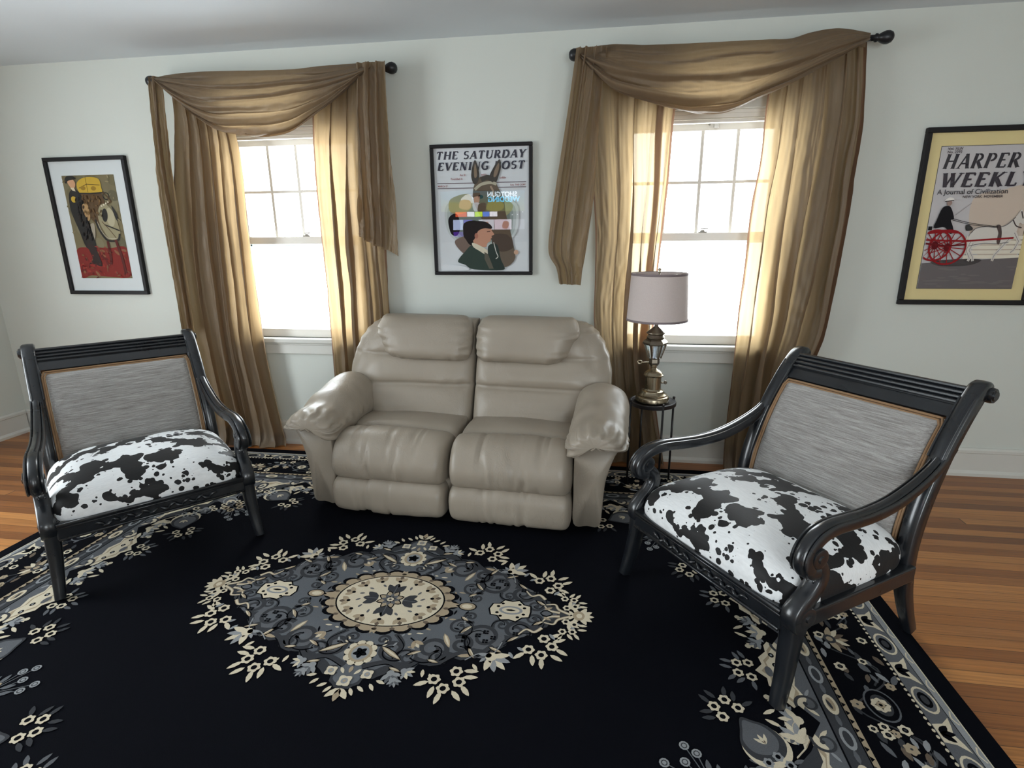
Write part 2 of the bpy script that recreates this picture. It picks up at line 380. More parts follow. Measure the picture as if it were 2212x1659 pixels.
# double-hung windows with a grilled upper sash
def window(idx, cx):
    w = empty('window_%d' % idx, (cx, 0, WZ0), kind='structure')
    zt = WZ1-WZ0; hw = WHW
    b = MB()                                   # casing, stool, apron
    for s in (-1, 1): b.box(min(s*hw, s*(hw+.10)), max(s*hw, s*(hw+.10)), -.02, .001, 0, zt+.10)
    b.box(-hw, hw, -.02, .001, zt, zt+.10)
    b.build('casing', M['trim'], w, False, .004)
    MB().box(-hw-.11, hw+.11, -.046, .03, -.032, 0).build('stool', M['trim'], w, False, .008, 3)
    a = MB(); a.box(-hw-.10, hw+.10, -.022, .001, -.106, -.032); a.box(-hw-.10, hw+.10, -.028, .001, -.046, -.032)
    a.build('apron', M['trim'], w, False, .004)
    j = MB()
    for s in (-1, 1): j.box(min(s*hw, s*(hw-.018)), max(s*hw, s*(hw-.018)), 0, T, 0, zt)
    j.box(-hw, hw, 0, T, zt-.018, zt)
    j.box(-hw, hw, .0, .018, zt-.04, zt-.018); j.box(-hw, hw, .0, .03, zt-.062, zt-.048)
    j.build('jamb', M['sash'], w, False, .002)
    hi = hw-.018
    # upper sash (outer): 4 x 2 lights
    u = MB(); yu0, yu1 = .066, .098; z0, z1 = .60, zt-.02
    gl, gr, gb, gt = -.374, .374, .645, 1.185
    u.box(-hi, gl, yu0, yu1, z0, z1); u.box(gr, hi, yu0, yu1, z0, z1); u.box(gl, gr, yu0, yu1, gt, z1); u.box(gl, gr, yu0, yu1, z0, gb)
    up = u.build('upper_sash', M['sash'], w, False, .003)
    g = MB()
    for k in (-1, 0, 1): g.box(k*.187-.009, k*.187+.009, yu0+.004, yu1-.004, gb, gt)
    g.box(gl, gr, yu0+.005, yu1-.005, .909, .925)
    g.build('muntin_grille', M['sash'], up, False, .002)
    MB().add([(gl, .081, gb), (gr, .081, gb), (gr, .081, gt), (gl, .081, gt)], [(0, 1, 2, 3)]).build('glass_pane', M['glass'], up, False)
    # lower sash (inner)
    l = MB(); yl0, yl1 = .028, .062
    l.box(-hi, -.374, yl0, yl1, .0, .642); l.box(.374, hi, yl0, yl1, .0, .642); l.box(-.374, .374, yl0, yl1, .0, .052); l.box(-.374, .374, yl0, yl1, .598, .642)
    lo = l.build('lower_sash', M['sash'], w, False, .003)
    MB().add([(-.374, .045, .052), (.374, .045, .052), (.374, .045, .598), (-.374, .045, .598)], [(0, 1, 2, 3)]).build('glass_pane', M['glass'], lo, False)
    k = MB(); k.box(.010, .055, .034, .058, .642, .650); k.lathe([(.0, .650), (.013, .650), (.013, .658), (0, .660)], 12, (.032, .046, 0)); k.tube([(.02, .046, .664), (.062, .04, .666)], .004, 6)
    k.build('sash_lock', M['steel'], lo)
    # storm frame outside the glass, pale blue
    s = MB(); s.box(-hi, -hi+.035, .112, .125, 0, zt-.02); s.box(hi-.035, hi, .112, .125, 0, zt-.02); s.box(-hi, hi, .112, .125, .585, .603)
    s.build('storm_frame', M['storm'], w, False)
    return w
w1 = window(1, W_X[0]); w2 = window(2, W_X[1])
h = MB(); h.box(.052, .078, .052, .066, 1.198, 1.224); h.build('blind_bracket', M['steel'], w2, False, .002)
h = MB(); h.lathe([(0, 0), (.006, 0), (.006, .006), (0, .008)], 10, (.03, .056, 1.213), axis='y'); h.build('latch_hole_plug', M['steel'], w2)
# unseen openings: left one inferred from the daylight, front and right added as fill
def unseen_window(idx, axis, pos, a0, a1):
    b = MB(); z0, z1 = (.25, 2.25) if idx == 4 else (.5, 2.1); n = 3 if a1-a0 > 2 else 2
    def bx(u0, u1, d0, d1, za, zb):
        (b.box(u0, u1, pos+d0, pos+d1, za, zb) if axis == 'y' else b.box(pos+d0, pos+d1, u0, u1, za, zb))
    for k in range(n+1):
        u = lerp(a0+.02, a1-.02, k/n); bx(u-.02, u+.02, -.03, .03, z0, z1)
    bx(a0, a1, -.03, .03, z0, z0+.04); bx(a0, a1, -.03, .03, z1-.04, z1)
    tag(b.build('window_%d' % idx, M['sash'], smooth=False), kind='structure')
unseen_window(3, 'y', YF-.07, .5, 1.9); unseen_window(4, 'x', XL-.07, -3.5, -1.7); unseen_window(5, 'x', XR+.07, -4.65, -4.05)
# ================================================================ reclining loveseat
def loveseat():
    t = empty('loveseat', (-.68, -.915, .012), -math.radians(3.5), 'taupe leather two-seat reclining sofa between the two windows', 'sofa')
    L = M['leather']
    def wr(p, amp, fr, seed=0.0):
        return amp*(N3(p[0]*fr+seed, p[1]*fr, p[2]*fr)+.5*N3(p[0]*fr*2.3, p[1]*fr*2.3+seed, p[2]*fr*2.3))
    # frame under the seats and the outside back
    f = MB(); f.box(-.60, .60, .03, .62, .035, .20); f.box(-.64, .64, .55, .70, .035, .50); f.build('frame', M['leather'], t, bevel=.02)
    for sx in (-.52, .52):
        for y in (.06, .60): MB().lathe([(0, 0), (.025, 0), (.028, .036), (0, .036)], 14, (sx, y, 0)).build('glide', M['dark'], t)
    es = [math.sin(-PI/2+PI*k/70) for k in range(71)]
    def xloft(sec, c, x0, x1, pw, q, n, crown, fn):
        S = cr(sec, n, True); rings = []
        for e in es:
            s = max(0.0, 1-abs(e)**pw)**(1/q); s = .04+.96*s; x = (x0+x1)/2+(x1-x0)/2*e
            ring = []
            for k, (y, z) in enumerate(S):
                yy = c[0]+(y-c[0])*s; zz = c[1]+(z-c[1])*s
                if z > c[1]: zz += crown*(1-e*e)*min(1, (z-c[1])/.08)
                d = fn((x, yy, zz), e, k/n)
                dy, dz = yy-c[0], zz-c[1]; l = math.hypot(dy, dz) or 1
                ring.append((x, yy+dy/l*d, zz+dz/l*d))
            rings.append(ring)
        return MB().loft(rings)
    seat = [(.46, .395), (.38, .408), (.30, .412), (.225, .406), (.186, .390), (.172, .366), (.158, .392), (.11, .412), (.05, .412), (-.005, .395), (-.05, .355), (-.078, .30), (-.08, .25), (-.06, .205), (-.02, .186), (.05, .183), (.2, .19), (.46, .20)]
    foot = [(-.03, .200), (-.062, .188), (-.084, .155), (-.09, .11), (-.085, .062), (-.066, .028), (-.03, .014), (.03, .016), (.06, .05), (.06, .17), (.02, .2)]
    for s, (a, b) in ((-1, (-.612, -.004)), (1, (.004, .612))):
        seeds = 3.1 if s < 0 else 8.7
        cx = (a+b)/2; rw = random.Random(int(seeds*10))
        folds = [(cx+rw.uniform(-.16, .16), rw.uniform(-.25, .25), rw.uniform(.005, .011), rw.uniform(.006, .014)) for _ in range(13)]
        def fs(p, e, k):
            d = wr(p, .006, 5, seeds)
            if p[1] < .16 and p[2] > .2:                      # vertical creases down the front roll
                g = min(1, max(0, (.17-p[1])/.05))
                for fx, sl, w, am in folds:
                    u = p[0]-fx-sl*(p[2]-.3)-.01*N3(p[2]*14, fx*9); d -= g*am*math.exp(-(u/w)**2)*(.5+.5*math.sin(p[2]*19+fx*40))
            if abs(p[1]-.172) < .05: d -= .003*abs(math.sin(p[0]*70+N3(p[0]*9, 1)*4))*(1-abs(p[1]-.172)/.05)
            return d
        c = xloft(seat, (.19, .295), a, b, 20, 2.8, 84, .016, fs).build('seat_cushion', L, t)
        def ff(p, e, k):
            d = wr(p, .005, 6, seeds+2)
            for fx, sl, w, am in folds[:6]:
                u = p[0]-fx-sl*.6*(p[2]-.1); d -= am*.7*math.exp(-(u/w)**2)
            return d
        xloft(foot, (-.01, .105), a+.006, b-.004, 20, 2.8, 44, .004, ff).build('footrest_panel', L, t)
    # backrests with stitched channels and puffed wings
    base = lambda z: .395+(z-.38)*.34
    def channel(z):
        for z0, z1 in ((.33, .566), (.566, .725), (.725, 1.0)):
            if z <= z1: q = (z-z0)/(z1-z0); return max(0, 1-abs(2*q-1)**3.2)**.42
        return 0
    for s in (-1, 1):
        xt = [(.34, .60), (.42, .67), (.50, .735), (.57, .757), (.64, .757), (.72, .742), (.79, .715), (.845, .68), (.88, .645), (.90, .61), (.912, .555)]
        rings = []
        zs = [.33+(.912-.33)*(1-(1-k/69)**1.6) for k in range(70)]
        for z in zs:
            x0, x1 = .005, stab(z, xt); cx, hw = (x0+x1)/2, (x1-x0)/2
            tp = max(0, 1-max(0, (z-.78)/.135)**2.4)**.5
            hd = .088*(.18+.82*tp); yc = base(z)+.085; ch = channel(z); ring = []
            for k in range(72):
                a = 2*PI*k/72; ca, sa = math.cos(a), math.sin(a)
                u = sgnp(ca, .36); w = sgnp(sa, .5)
                x = cx+hw*u
                fr = max(0, -w)                                 # 1 on the front face
                wing = math.exp(-((u-.62)/.33)**2)
                mid = 1-.65*max(0, min(1, (u-.35)/.4))
                y = yc+hd*w-fr*(.056*ch*mid-.030+.026*wing*(1 if z < .86 else .5))
                d = wr((x*s, y, z), .006, 5, 4.2*s)
                gz = max(0, 1-abs(z-.566)/.05)+max(0, 1-abs(z-.725)/.05)
                d += fr*.0045*gz*math.sin(x*85+3*N3(x*10, z*12, s))
                d += fr*.014*max(0, N3(x*5+s*3, (z+x*.8)*20, 2.0))*(1-abs(u))*2
                ring.append((s*x, y-d*(1 if fr else .3), z))
            rings.append(ring)
        MB().loft(rings).build('backrest', L, t)
        # head pillow
        rings = []
        K = 44
        for i in range(K):
            q = -math.cos(PI*i/(K-1)); z = .820+.122*q
            sc = max(.02, (1-abs(q)**3.2)**.45)
            x0 = .012+.03*(1-sc); x1 = stab(z, [(.70, .490), (.76, .535), (.86, .580), (.945, .575)])
            cx, hw = (x0+x1)/2, (x1-x0)/2; hw *= (.80+.20*sc) if q > 0 else (.90+.10*sc); ring = []
            for k in range(72):
                a = 2*PI*k/72; u = sgnp(math.cos(a), .40); w = sgnp(math.sin(a), .62)
                x = cx+hw*u; ed = (1-abs(u)); rd = .092*sc*(1-abs(u)**7*.35)
                y = base(z)-.004+rd*w
                g = math.exp(-ed/.16)*.0085*math.sin(z*130+2.5*N3(z*20, s*2.0, u))+math.exp(-max(0, z-.715)/.035)*.006*math.sin(x*95+2*N3(x*12, s))
                d = wr((x*s, y, z), .007, 6, 9*s)+(g if w < 0 else 0)
                ring.append((s*x, y-d, z+.006*N3(x*4, s*3.3)))
            rings.append(ring)
        MB().loft(rings).build('head_pillow', L, t)
    # arms: flared outer panel and an overhanging pad
    shell = [(.615, .035), (.68, .030), (.738, .035), (.748, .12), (.754, .21), (.768, .30), (.797, .385), (.824, .44), (.80, .466), (.72, .47), (.64, .44), (.614, .39), (.612, .2)]
    pad = [(.590, .385), (.574, .44), (.582, .515), (.618, .578), (.685, .608), (.76, .600), (.822, .566), (.852, .514), (.852, .474), (.82, .452), (.76, .466), (.69, .452), (.63, .40)]
    for s in (-1, 1):
        S = cr(shell, 64, True); rings = []
        for i in range(30):
            y = stab(i/29, [(0, -.010), (.25, .03), (1, .66)]) if i else -.010
            q = min(1, max(0, (y+.010)/.03)); sc = .94+.06*math.sqrt(1-(1-q)**2)
            rings.append([(s*(.70+(x-.70)*sc+wr((x, y, z), .002, 6, s)), y, .25+(z-.25)*(.985+.015*q)) for x, z in S])
        MB().loft(rings).build('arm_panel', L, t)
        S = cr(pad, 72, True); rings = []
        for i in range(64):
            q = i/63; y = -.070+.56*(1-(1-q)**1.15) if False else -.072+.57*(q**1.35)
            f = min(1, (y+.072)/.075); sc = .58+.42*(1-(1-f)**2.4)**.5
            b = min(1, max(0, (.498-y)/.06)); sc *= .80+.20*math.sqrt(b)
            zo = stab(y, [(-.07, -.088), (.05, -.066), (.2, -.026), (.40, .014), (.5, .016)]); cz = .462
            ring = []
            for k, (x, z) in enumerate(S):
                zz = z+zo*min(1, max(0, (z-.43)/.10)); xx = .712+(x-.712)*sc; zz = cz+(zz-cz)*sc
                dx, dz = xx-.712, zz-cz; l = math.hypot(dx, dz) or 1
                d = wr((xx*s, y, zz), .006, 7, 5*s)
                d += .0075*math.exp(-max(0, y+.02)/.05)*math.sin(k*2*PI/72*17+2*N3(y*20, k*.1, s))
                d += .003*max(0, 1-abs(zz-.45)/.03)*math.sin(y*100+3*N3(y*9, s))
                ring.append((s*(xx+dx/l*d), y, zz+dz/l*d))
            rings.append(ring)
        MB().loft(rings).build('arm_pad', L, t)
    return t
loveseat()
# ================================================================ black armchairs with cowhide seats
ARM_PROF = [(-1, -.6), (-1, .4), (-.9, .72), (-.74, .76), (-.62, .55), (-.48, .82), (-.2, .98), (.2, .98), (.48, .82), (.62, .55), (.74, .76), (.9, .72), (1, .4), (1, -.6), (.78, -1), (-.78, -1)]
def sweep_yz(b, path, n, prof, hx, hn, xc, mi=0):
    """sweep a profile along a path in the y-z plane; hx, hn, xc are tables over 0..1"""
    P = cr(path, n); rings = []
    for i, (y, z) in enumerate(P):
        a, c = P[max(i-1, 0)], P[min(i+1, n-1)]; ty, tz = c[0]-a[0], c[1]-a[1]; l = math.hypot(ty, tz) or 1; ty /= l; tz /= l
        ny, nz = tz, -ty; q = i/(n-1); wx, wn, x0 = tab(q, hx), tab(q, hn), tab(q, xc)
        rings.append([(x0+u*wx, y+ny*v*wn, z+nz*v*wn) for u, v in prof])
    return b.loft(rings, mi)
SQ = [(-1, -.75), (-1, .75), (-.75, 1), (0, 1.06), (.75, 1), (1, .75), (1, -.75), (.75, -1), (0, -1.06), (-.75, -1)]
POST = [(.70, .0), (.648, .11), (.612, .22), (.602, .34), (.628, .48), (.69, .635), (.762, .755), (.830, .842), (.864, .863), (.888, .853)]
def post_y(z):
    P = cr(POST, 120)
    for (y0, z0), (y1, z1) in zip(P, P[1:]):
        if z0 <= z <= z1: return lerp(y0, y1, (z-z0)/(z1-z0+1e-9))
    return P[-1][0]

def armchair(loc, ang, label):
    t = empty('armchair', loc, ang-PI/2, label, 'armchair', 'matching black armchairs with cowhide seats')
    W = M['bwood']; A = .9
    for s in (-1, 1):
        # front sabre leg
        b = MB(); sweep_yz(b, [(.045, .305), (.042, .22), (.026, .11), (.0, .0)], 18, SQ, [(0, .027), (.35, .026), (1, .018)], [(0, .030), (.3, .028), (1, .019)], [(0, s*.352), (.5, s*.358), (1, s*.372)])
        b.build('leg', W, t, auto=A)
        # rear post: leg, back stile and scrolled top in one piece
        b = MB(); sweep_yz(b, POST, 44, SQ, [(0, .017), (.25, .024), (.8, .027), (1, .024)], [(0, .018), (.3, .027), (.75, .025), (.93, .022), (1, .012)], [(0, s*.345), (.3, s*.338), (1, s*.330)])
        for k in (-1, 1): b.tube([(s*.33+k*.02, post_y(z)-.024, z+.006) for z in [.645+.0185*i for i in range(11)]], .0045, 6)
        b.build('back_post', W, t, auto=A)
        b = MB(); b.lathe([(0, -.036), (.016, -.036), (.018, -.031), (.024, -.031), (.026, -.024), (.026, .024), (.024, .031), (.018, .031), (.016, .036), (0, .036)], 20, (s*.338, .873, .842), axis='x')
        b.build('top_scroll', W, t, auto=A)
        # arm
        b = MB(); sweep_yz(b, [(.736, .684), (.662, .625), (.565, .582), (.45, .551), (.335, .541), (.23, .545), (.145, .549), (.082, .538), (.040, .508), (.027, .472), (.043, .444), (.072, .440)], 60, ARM_PROF,
                           [(0, .020), (.2, .024), (.75, .029), (1, .031)], [(0, .022), (.5, .020), (.8, .023), (1, .020)], [(0, s*.338), (.4, s*.352), (.8, s*.366), (1, s*.368)])
        arm = b.build('arm', W, t, auto=A)
        b = MB(); b.lathe([(0, -.034), (.010, -.034), (.012, -.030), (.024, -.031), (.030, -.029), (.031, -.02), (.031, .02), (.030, .029), (.024, .031), (.012, .030), (.010, .034), (0, .034)], 22, (s*.367, .066, .486), axis='x')
        b.build('arm_scroll', W, arm, auto=A)
        # arm support, S-curved, with a lower scroll and a leaf carved on its front
        b = MB(); sweep_yz(b, [(.078, .462), (.108, .432), (.112, .395), (.086, .355), (.050, .325), (.028, .296), (.034, .262), (.066, .248)], 40, SQ, [(0, .022), (.5, .025), (1, .028)], [(0, .020), (.5, .024), (1, .018)], [(0, s*.364), (1, s*.358)])
        sp = b.build('arm_support', W, t, auto=A)
        b = MB(); b.lathe([(0, -.033), (.010, -.033), (.012, -.028), (.024, -.030), (.032, -.028), (.033, -.02), (.033, .02), (.032, .028), (.024, .030), (.012, .028), (.010, .033), (0, .033)], 22, (s*.358, .066, .286), axis='x')
        b.build('lower_scroll', W, sp, auto=A)
        b = MB()
        for k in range(4):
            y, z = cr([(.088, .392), (.062, .356), (.034, .330), (.012, .302)], 4)[k]
            for q in (-1, 1): b.tube([(s*.36, y+.004, z-.012), (s*.36+q*.010, y-.001, z), (s*.36+q*.012, y+.004, z+.014)], [.002, .005, .001], 6)
        b.build('leaf_carving', W, sp)
        # side rail
        b = MB(); b.box(min(s*.325, s*.372), max(s*.325, s*.372), .03, .612, .236, .288); b.box(min(s*.322, s*.378), max(s*.322, s*.378), .05, .60, .286, .298)
        b.build('side_rail', W, t, False, .008, 3)
    # front rail with mouldings and carved leaves
    b = MB(); b.box(-.34, .34, .012, .045, .232, .300); b.build('front_rail', W, t, False, .006, 2)
    b = MB(); b.tube([(-.335, .010, .297), (.335, .010, .297)], .0075, 8); b.tube([(-.335, .012, .282), (.335, .012, .282)], .004, 8); b.tube([(-.335, .010, .236), (.335, .010, .236)], .006, 8)
    b.build('rail_moulding', W, t)
    b = MB()
    for s in (-1, 1):
        for k in range(8):
            x = s*(.016+k*.026); dz = .010 if k % 2 else -.008
            P = [(x-s*.013, .010, .259-dz*.8), (x, .006, .259+dz*.3), (x+s*.012, .006, .259+dz), (x+s*.026, .010, .259+dz*.4)]
            b.tube(cr(P, 9), [.001, .004, .006, .007, .007, .006, .005, .003, .001], 7)
    b.build('leaf_carving', W, t)
    MB().box(-.32, .32, .585, .615, .236, .30).build('rear_rail', W, t, False, .006)
    MB().box(-.33, .33, .04, .60, .262, .29).build('seat_deck', M['dark'], t, False)
    # crowned seat
    prof = [(.94, .284), (.985, .290), (.998, .302), (1.0, .322), (.99, .344), (.962, .368), (.91, .390), (.835, .410), (.73, .428), (.58, .443), (.40, .453), (.2, .458), (.06, .459)]
    pr2 = cr(prof, 40); rings = []
    for sc, z in pr2:
        ring = []
        for k in range(96):
            a = 2*PI*k/96; e = lerp(.8, .30, min(1, sc)); u = sgnp(math.cos(a), e); w = sgnp(math.sin(a), e)
            x = u*sc*.358; y = .316+w*sc*.302
            ring.append((x, y, z+.004*N3(x*6, y*6, z*4)))
        rings.append(ring)
    MB().loft(rings).build('seat', M['cow'], t)
    # upholstered back, follows the sweep of the posts
    def back(b, hw, z0, z1, off, bulge, nx=30, nz=40):
        F, R = [], []
        for i in range(nz+1):
            z = lerp(z0, z1, i/nz); y = post_y(z); v = 2*i/nz-1; rf, rr = [], []
            for j in range(nx+1):
                u = 2*j/nx-1; k = ((1-abs(u)**5)*(1-abs(v)**5))**.5
                rf.append((u*hw, y-off-bulge*k-.002*N3(u*6, v*5), z+off*.4)); rr.append((u*hw, y+.016, z))
            F.append(rf); R.append(rr)
        rings = [f+r[::-1] for f, r in zip(F, R)]
        return b.loft(rings)
    b = MB(); back(b, .288, .355, .752, .012, .024); b.build('back_upholstery', M['slub'], t)
    b = MB()
    for o in (.294, .3025):
        pts = [(-o, post_y(z)-.014, z) for z in [.36+.019*i for i in range(21)]]
        zt = .745+o-.285
        pts += [(-o+.02*k/2, post_y(zt)-.014, zt) for k in range(1, 3)]
        pts += [(x, post_y(zt)-.014, zt) for x in [lerp(-o+.03, o-.03, k/12) for k in range(13)]]
        pts += [(o-.02*k/2, post_y(zt)-.014, zt) for k in range(2, 0, -1)]
        pts += [(o, post_y(z)-.014, z) for z in [.74-.019*i for i in range(21)]]
        b.tube(pts, .0048, 8)
    b.build('piping', M['piping'], t)
    # top rail, reeded, leaning back with the posts
    d = Vector((0, .62, .785)); fo = Vector((0, -.785, .62)); o0 = Vector((0, post_y(.762)+.004, .762))
    sec = [(0, -.016), (0, .016), (.040, .017)]
    for k in range(4): a0 = .048+k*.018; sec += [(a0, .014), (a0+.004, .022), (a0+.009, .024), (a0+.014, .021)]
    sec += [(.122, .012), (.128, .0), (.122, -.016)]
    rings = [[Vector((x, 0, 0))+o0+d*a+fo*q for a, q in sec] for x in (-.318, .318)]
    MB().loft(rings).build('top_rail', W, t, auto=.5)
    for s in (-1, 1):                                                # narrow stiles beside the upholstery
        b = MB(); sweep_yz(b, [(post_y(z), z) for z in (.33, .45, .57, .68, .768)], 20, SQ, [(0, .012), (1, .012)], [(0, .014), (1, .014)], [(0, s*.314), (1, s*.314)])
        b.build('back_stile', W, t, auto=A)
    return t
armchair((.3677, -1.5912, .0165), math.radians(33.88), 'black carved armchair with cowhide seat at right, beside the lamp table')
armchair((-1.7855, -1.4720, .0165), math.radians(137.79), 'black carved armchair with cowhide seat at left, in front of the left window')
# ================================================================ side table and lamp
TX, TY = .338, -.352
def side_table():
    t = empty('side_table', (TX, TY, .012), 0, 'small round black metal side table under the lamp', 'table')
    MB().lathe([(0, .462), (.122, .462), (.127, .466), (.127, .482), (.124, .485), (.118, .4855), (.112, .482), (0, .482)], 48).build('tabletop', M['bmetal'], t, auto=.6)
    for k in range(4):
        a = math.radians(20+90*k); x, y = .128*math.cos(a), .128*math.sin(a)
        b = MB(); b.tube([(x, y, 0), (x, y, .488)], .0058, 10); b.lathe([(0, .486), (.006, .487), (.0085, .492), (.006, .498), (0, .4995)], 10, (x, y, 0)); b.build('leg', M['bmetal'], t)
side_table()
def table_lamp():
    t = empty('table_lamp', (TX-.003, TY, .4945), 0, 'brass lantern table lamp with a grey drum shade on the round black table', 'lamp')
    B, P = M['brass'], M['pewter']
    MB().lathe([(0, 0), (.086, 0), (.090, .004), (.090, .024), (.086, .030), (.078, .033), (.078, .040), (.070, .046), (.062, .054), (.060, .060), (.052, .062), (.046, .068), (.044, .072), (0, .072)], 48).build('base', B, t, auto=.7)
    MB().lathe([(0, .07), (.043, .07), (.043, .138), (.046, .141), (.053, .143), (.054, .149), (.050, .152), (.047, .158), (.040, .166), (.030, .174), (.018, .180), (.014, .187), (.017, .194), (.014, .200), (0, .2)], 40).build('column', B, t, auto=.7)
    # tapered six-sided lantern: block, corner bars, glazed panels, shoulder and cap
    z0, z1, r0, r1 = .240, .316, .031, .056; rot = 0.0
    b = MB(); b.lathe([(0, .196), (.018, .196), (.026, .206), (.028, .216), (.027, .236), (.033, .241), (0, .241)], 6, a0=rot); lf = b.build('lantern_block', P, t, smooth=False)
    b = MB()
    for k in range(6):
        a = rot+PI/3*k; b.tube([(r0*math.cos(a), r0*math.sin(a), z0), (r1*math.cos(a), r1*math.sin(a), z1)], .0055, 6)
    b.lathe([(.0, z1-.002), (.058, z1-.002), (.066, z1+.004), (.067, z1+.011), (.060, z1+.021), (.046, z1+.031), (.040, z1+.034), (.0, z1+.036)], 6, a0=rot)
    b.build('lantern_frame', P, t, smooth=False)
    b = MB()
    for k in range(6):
        a, c = rot+PI/3*k, rot+PI/3*(k+1)
        b.add([(r0*.97*math.cos(a), r0*.97*math.sin(a), z0), (r0*.97*math.cos(c), r0*.97*math.sin(c), z0), (r1*.97*math.cos(c), r1*.97*math.sin(c), z1), (r1*.97*math.cos(a), r1*.97*math.sin(a), z1)], [(0, 1, 2, 3)])
    b.build('lantern_glass', M['lglass'], t, smooth=False)
    MB().lathe([(0, z0), (.007, z0), (.007, z0+.030), (.004, z0+.034), (.009, z0+.044), (.006, z0+.056), (0, z0+.066)], 12).build('candle_bulb', flat('frosted_bulb', srgb(225, 228, 232), .3), t)
    MB().lathe([(0, .345), (.036, .345), (.046, .350), (.047, .356), (.044, .360), (.040, .368), (.046, .374), (.050, .377), (.050, .381), (.040, .388), (.028, .398), (.016, .408), (.011, .414), (.010, .44), (.008, .45), (0, .45)], 36).build('lantern_cap', P, t, auto=.7)
    b = MB(); b.tube([(-.026, 0, .215), (-.06, -.004, .216), (-.066, -.004, .216)], .0035, 8)
    b.tube([(-.077+.011*math.cos(2*PI*k/20), -.004, .217+.009*math.sin(2*PI*k/20)) for k in range(20)], .0035, 8, loop=True); b.build('turn_key', B, t)
    b = MB(); b.tube([(.042, -.006, .104), (.058, -.008, .106)], .004, 8); b.lathe([(0, -.006), (.009, -.006), (.010, 0), (.008, .006), (0, .006)], 12, (.064, -.009, .108), axis='y'); b.build('side_knob', P, t)
    zs0, zs1, rs0, rs1 = .446, .690, .158, .143
    b = MB()
    n = 64
    b.loft([[(r*math.cos(2*PI*k/n), r*math.sin(2*PI*k/n), z) for k in range(n)] for r, z in ((rs0, zs0), (rs1, zs1), (rs1-.003, zs1), (rs0-.003, zs0))], caps=False, loop=True)
    sh = b.build('lamp_shade', M['shade'], t, auto=.8)
    for r, z in ((rs0+.0006, zs0+.004), (rs1+.0006, zs1-.004)):
        b = MB(); b.loft([[(q*math.cos(2*PI*k/n), q*math.sin(2*PI*k/n), z+h) for k in range(n)] for q, h in ((r, -.006), (r+.001, -.005), (r+.001, .005), (r, .006))], caps=False)
        b.build('shade_trim', M['shtrim'], sh)
    b = MB(); b.tube([(0, 0, .44), (0, 0, .70)], .003, 8)
    for k in range(3):
        a = 2*PI*k/3+.4; b.tube([(0, 0, .676), (rs1*math.cos(a), rs1*math.sin(a), .682)], .002, 6)
    b.build('shade_spider', B, t)
    MB().lathe([(0, .69), (.006, .692), (.008, .697), (.005, .701), (.009, .707), (.007, .714), (0, .718)], 14).build('finial', B, t)
table_lamp()
# ================================================================ curtain rods, panels and scarf valances
RY = -.105
def rod(x0, x1, z, label):
    t = empty('curtain_rod', (0, RY, z), 0, label, 'curtain rod', 'black curtain rods')
    MB().tube([(x0+.05, 0, 0), (x1-.05, 0, 0)], .0135, 14).build('pole', M['rod'], t)
    for s, x in ((-1, x0), (1, x1)):
        b = MB(); b.lathe([(0, .085), (.014, .085), (.017, .078), (.013, .072), (.017, .064), (.014, .056), (.020, .044), (.0285, .026), (.030, .012), (.026, -.004), (.014, -.014), (0, -.016)] if False else
                          [(0, 0), (.013, .001), (.024, .009), (.0300, .024), (.0295, .038), (.023, .054), (.015, .068), (.019, .074), (.019, .081), (.0135, .086), (.0135, .1), (0, .1)], 24)
        o = b.build('finial', M['rod'], t, loc=(x, 0, 0)); o.rotation_euler = (0, PI/2*(1 if s < 0 else -1), 0)
        xb = x-s*.15
        b = MB(); b.lathe([(0, RY*0+.0), (.026, 0), (.026, -.008), (0, -.010)], 16, (xb, -RY, 0), axis='y'); b.tube([(xb, -RY, 0), (xb, 0, 0)], .007, 8); b.build('bracket', M['rod'], t)
    return t
rod(-2.640, -1.105, 2.276, 'black curtain rod with ball finials above the left window')
rod(-.165, 1.395, 2.290, 'black curtain rod with ball finials above the right window behind the lamp')

def cloth_pts(Lp, Rp, nu, nv, y0, nf, amp, seed, u0=0.0, u1=1.0, gather=.35, pool=0.0, twist=.5, fine=.003):
    Ls, Rs = cr(Lp, nv), cr(Rp, nv); G = []
    for j in range(nv):
        v = j/(nv-1); (xl, zl), (xr, zr) = Ls[j], Rs[j]; row = []
        A = amp*(gather+(1-gather)*min(1, v*2.2))
        for i in range(nu):
            u = lerp(u0, u1, i/(nu-1))
            ph = 2*PI*(nf*u+twist*N3(u*2.2+seed, v*1.0, seed)+.35*N3(u*3.3, v*.5, seed*2)+.18*N3(u*9, v*5, seed+3))
            a = A*(.80+.9*N3(u*3.1, v*1.1+seed, 1.7))
            y = y0-a*(math.sin(ph)+.26*math.sin(2.35*ph+1.1+v))-fine*N3(u*26, v*30+seed, 4)*1.6-.0012*math.sin(ph*5.1+3*v)
            x = lerp(xl, xr, u)+a*.95*math.cos(ph)*min(1, 4*u*(1-u)*3+.1)
            z = lerp(zl, zr, u)
            if pool and v > .93: y -= pool*((v-.93)/.07)**2*(.7+.6*N3(u*6, seed, 2)); 
            row.append((x, min(y, -.051-.004*N3(u*9, v*6, seed)), max(z, .003)))
        G.append(row)
    return G
def grid(b, G, mi=0):
    nv, nu = len(G), len(G[0]); return b.loft(G, mi, closed=False, caps=False)
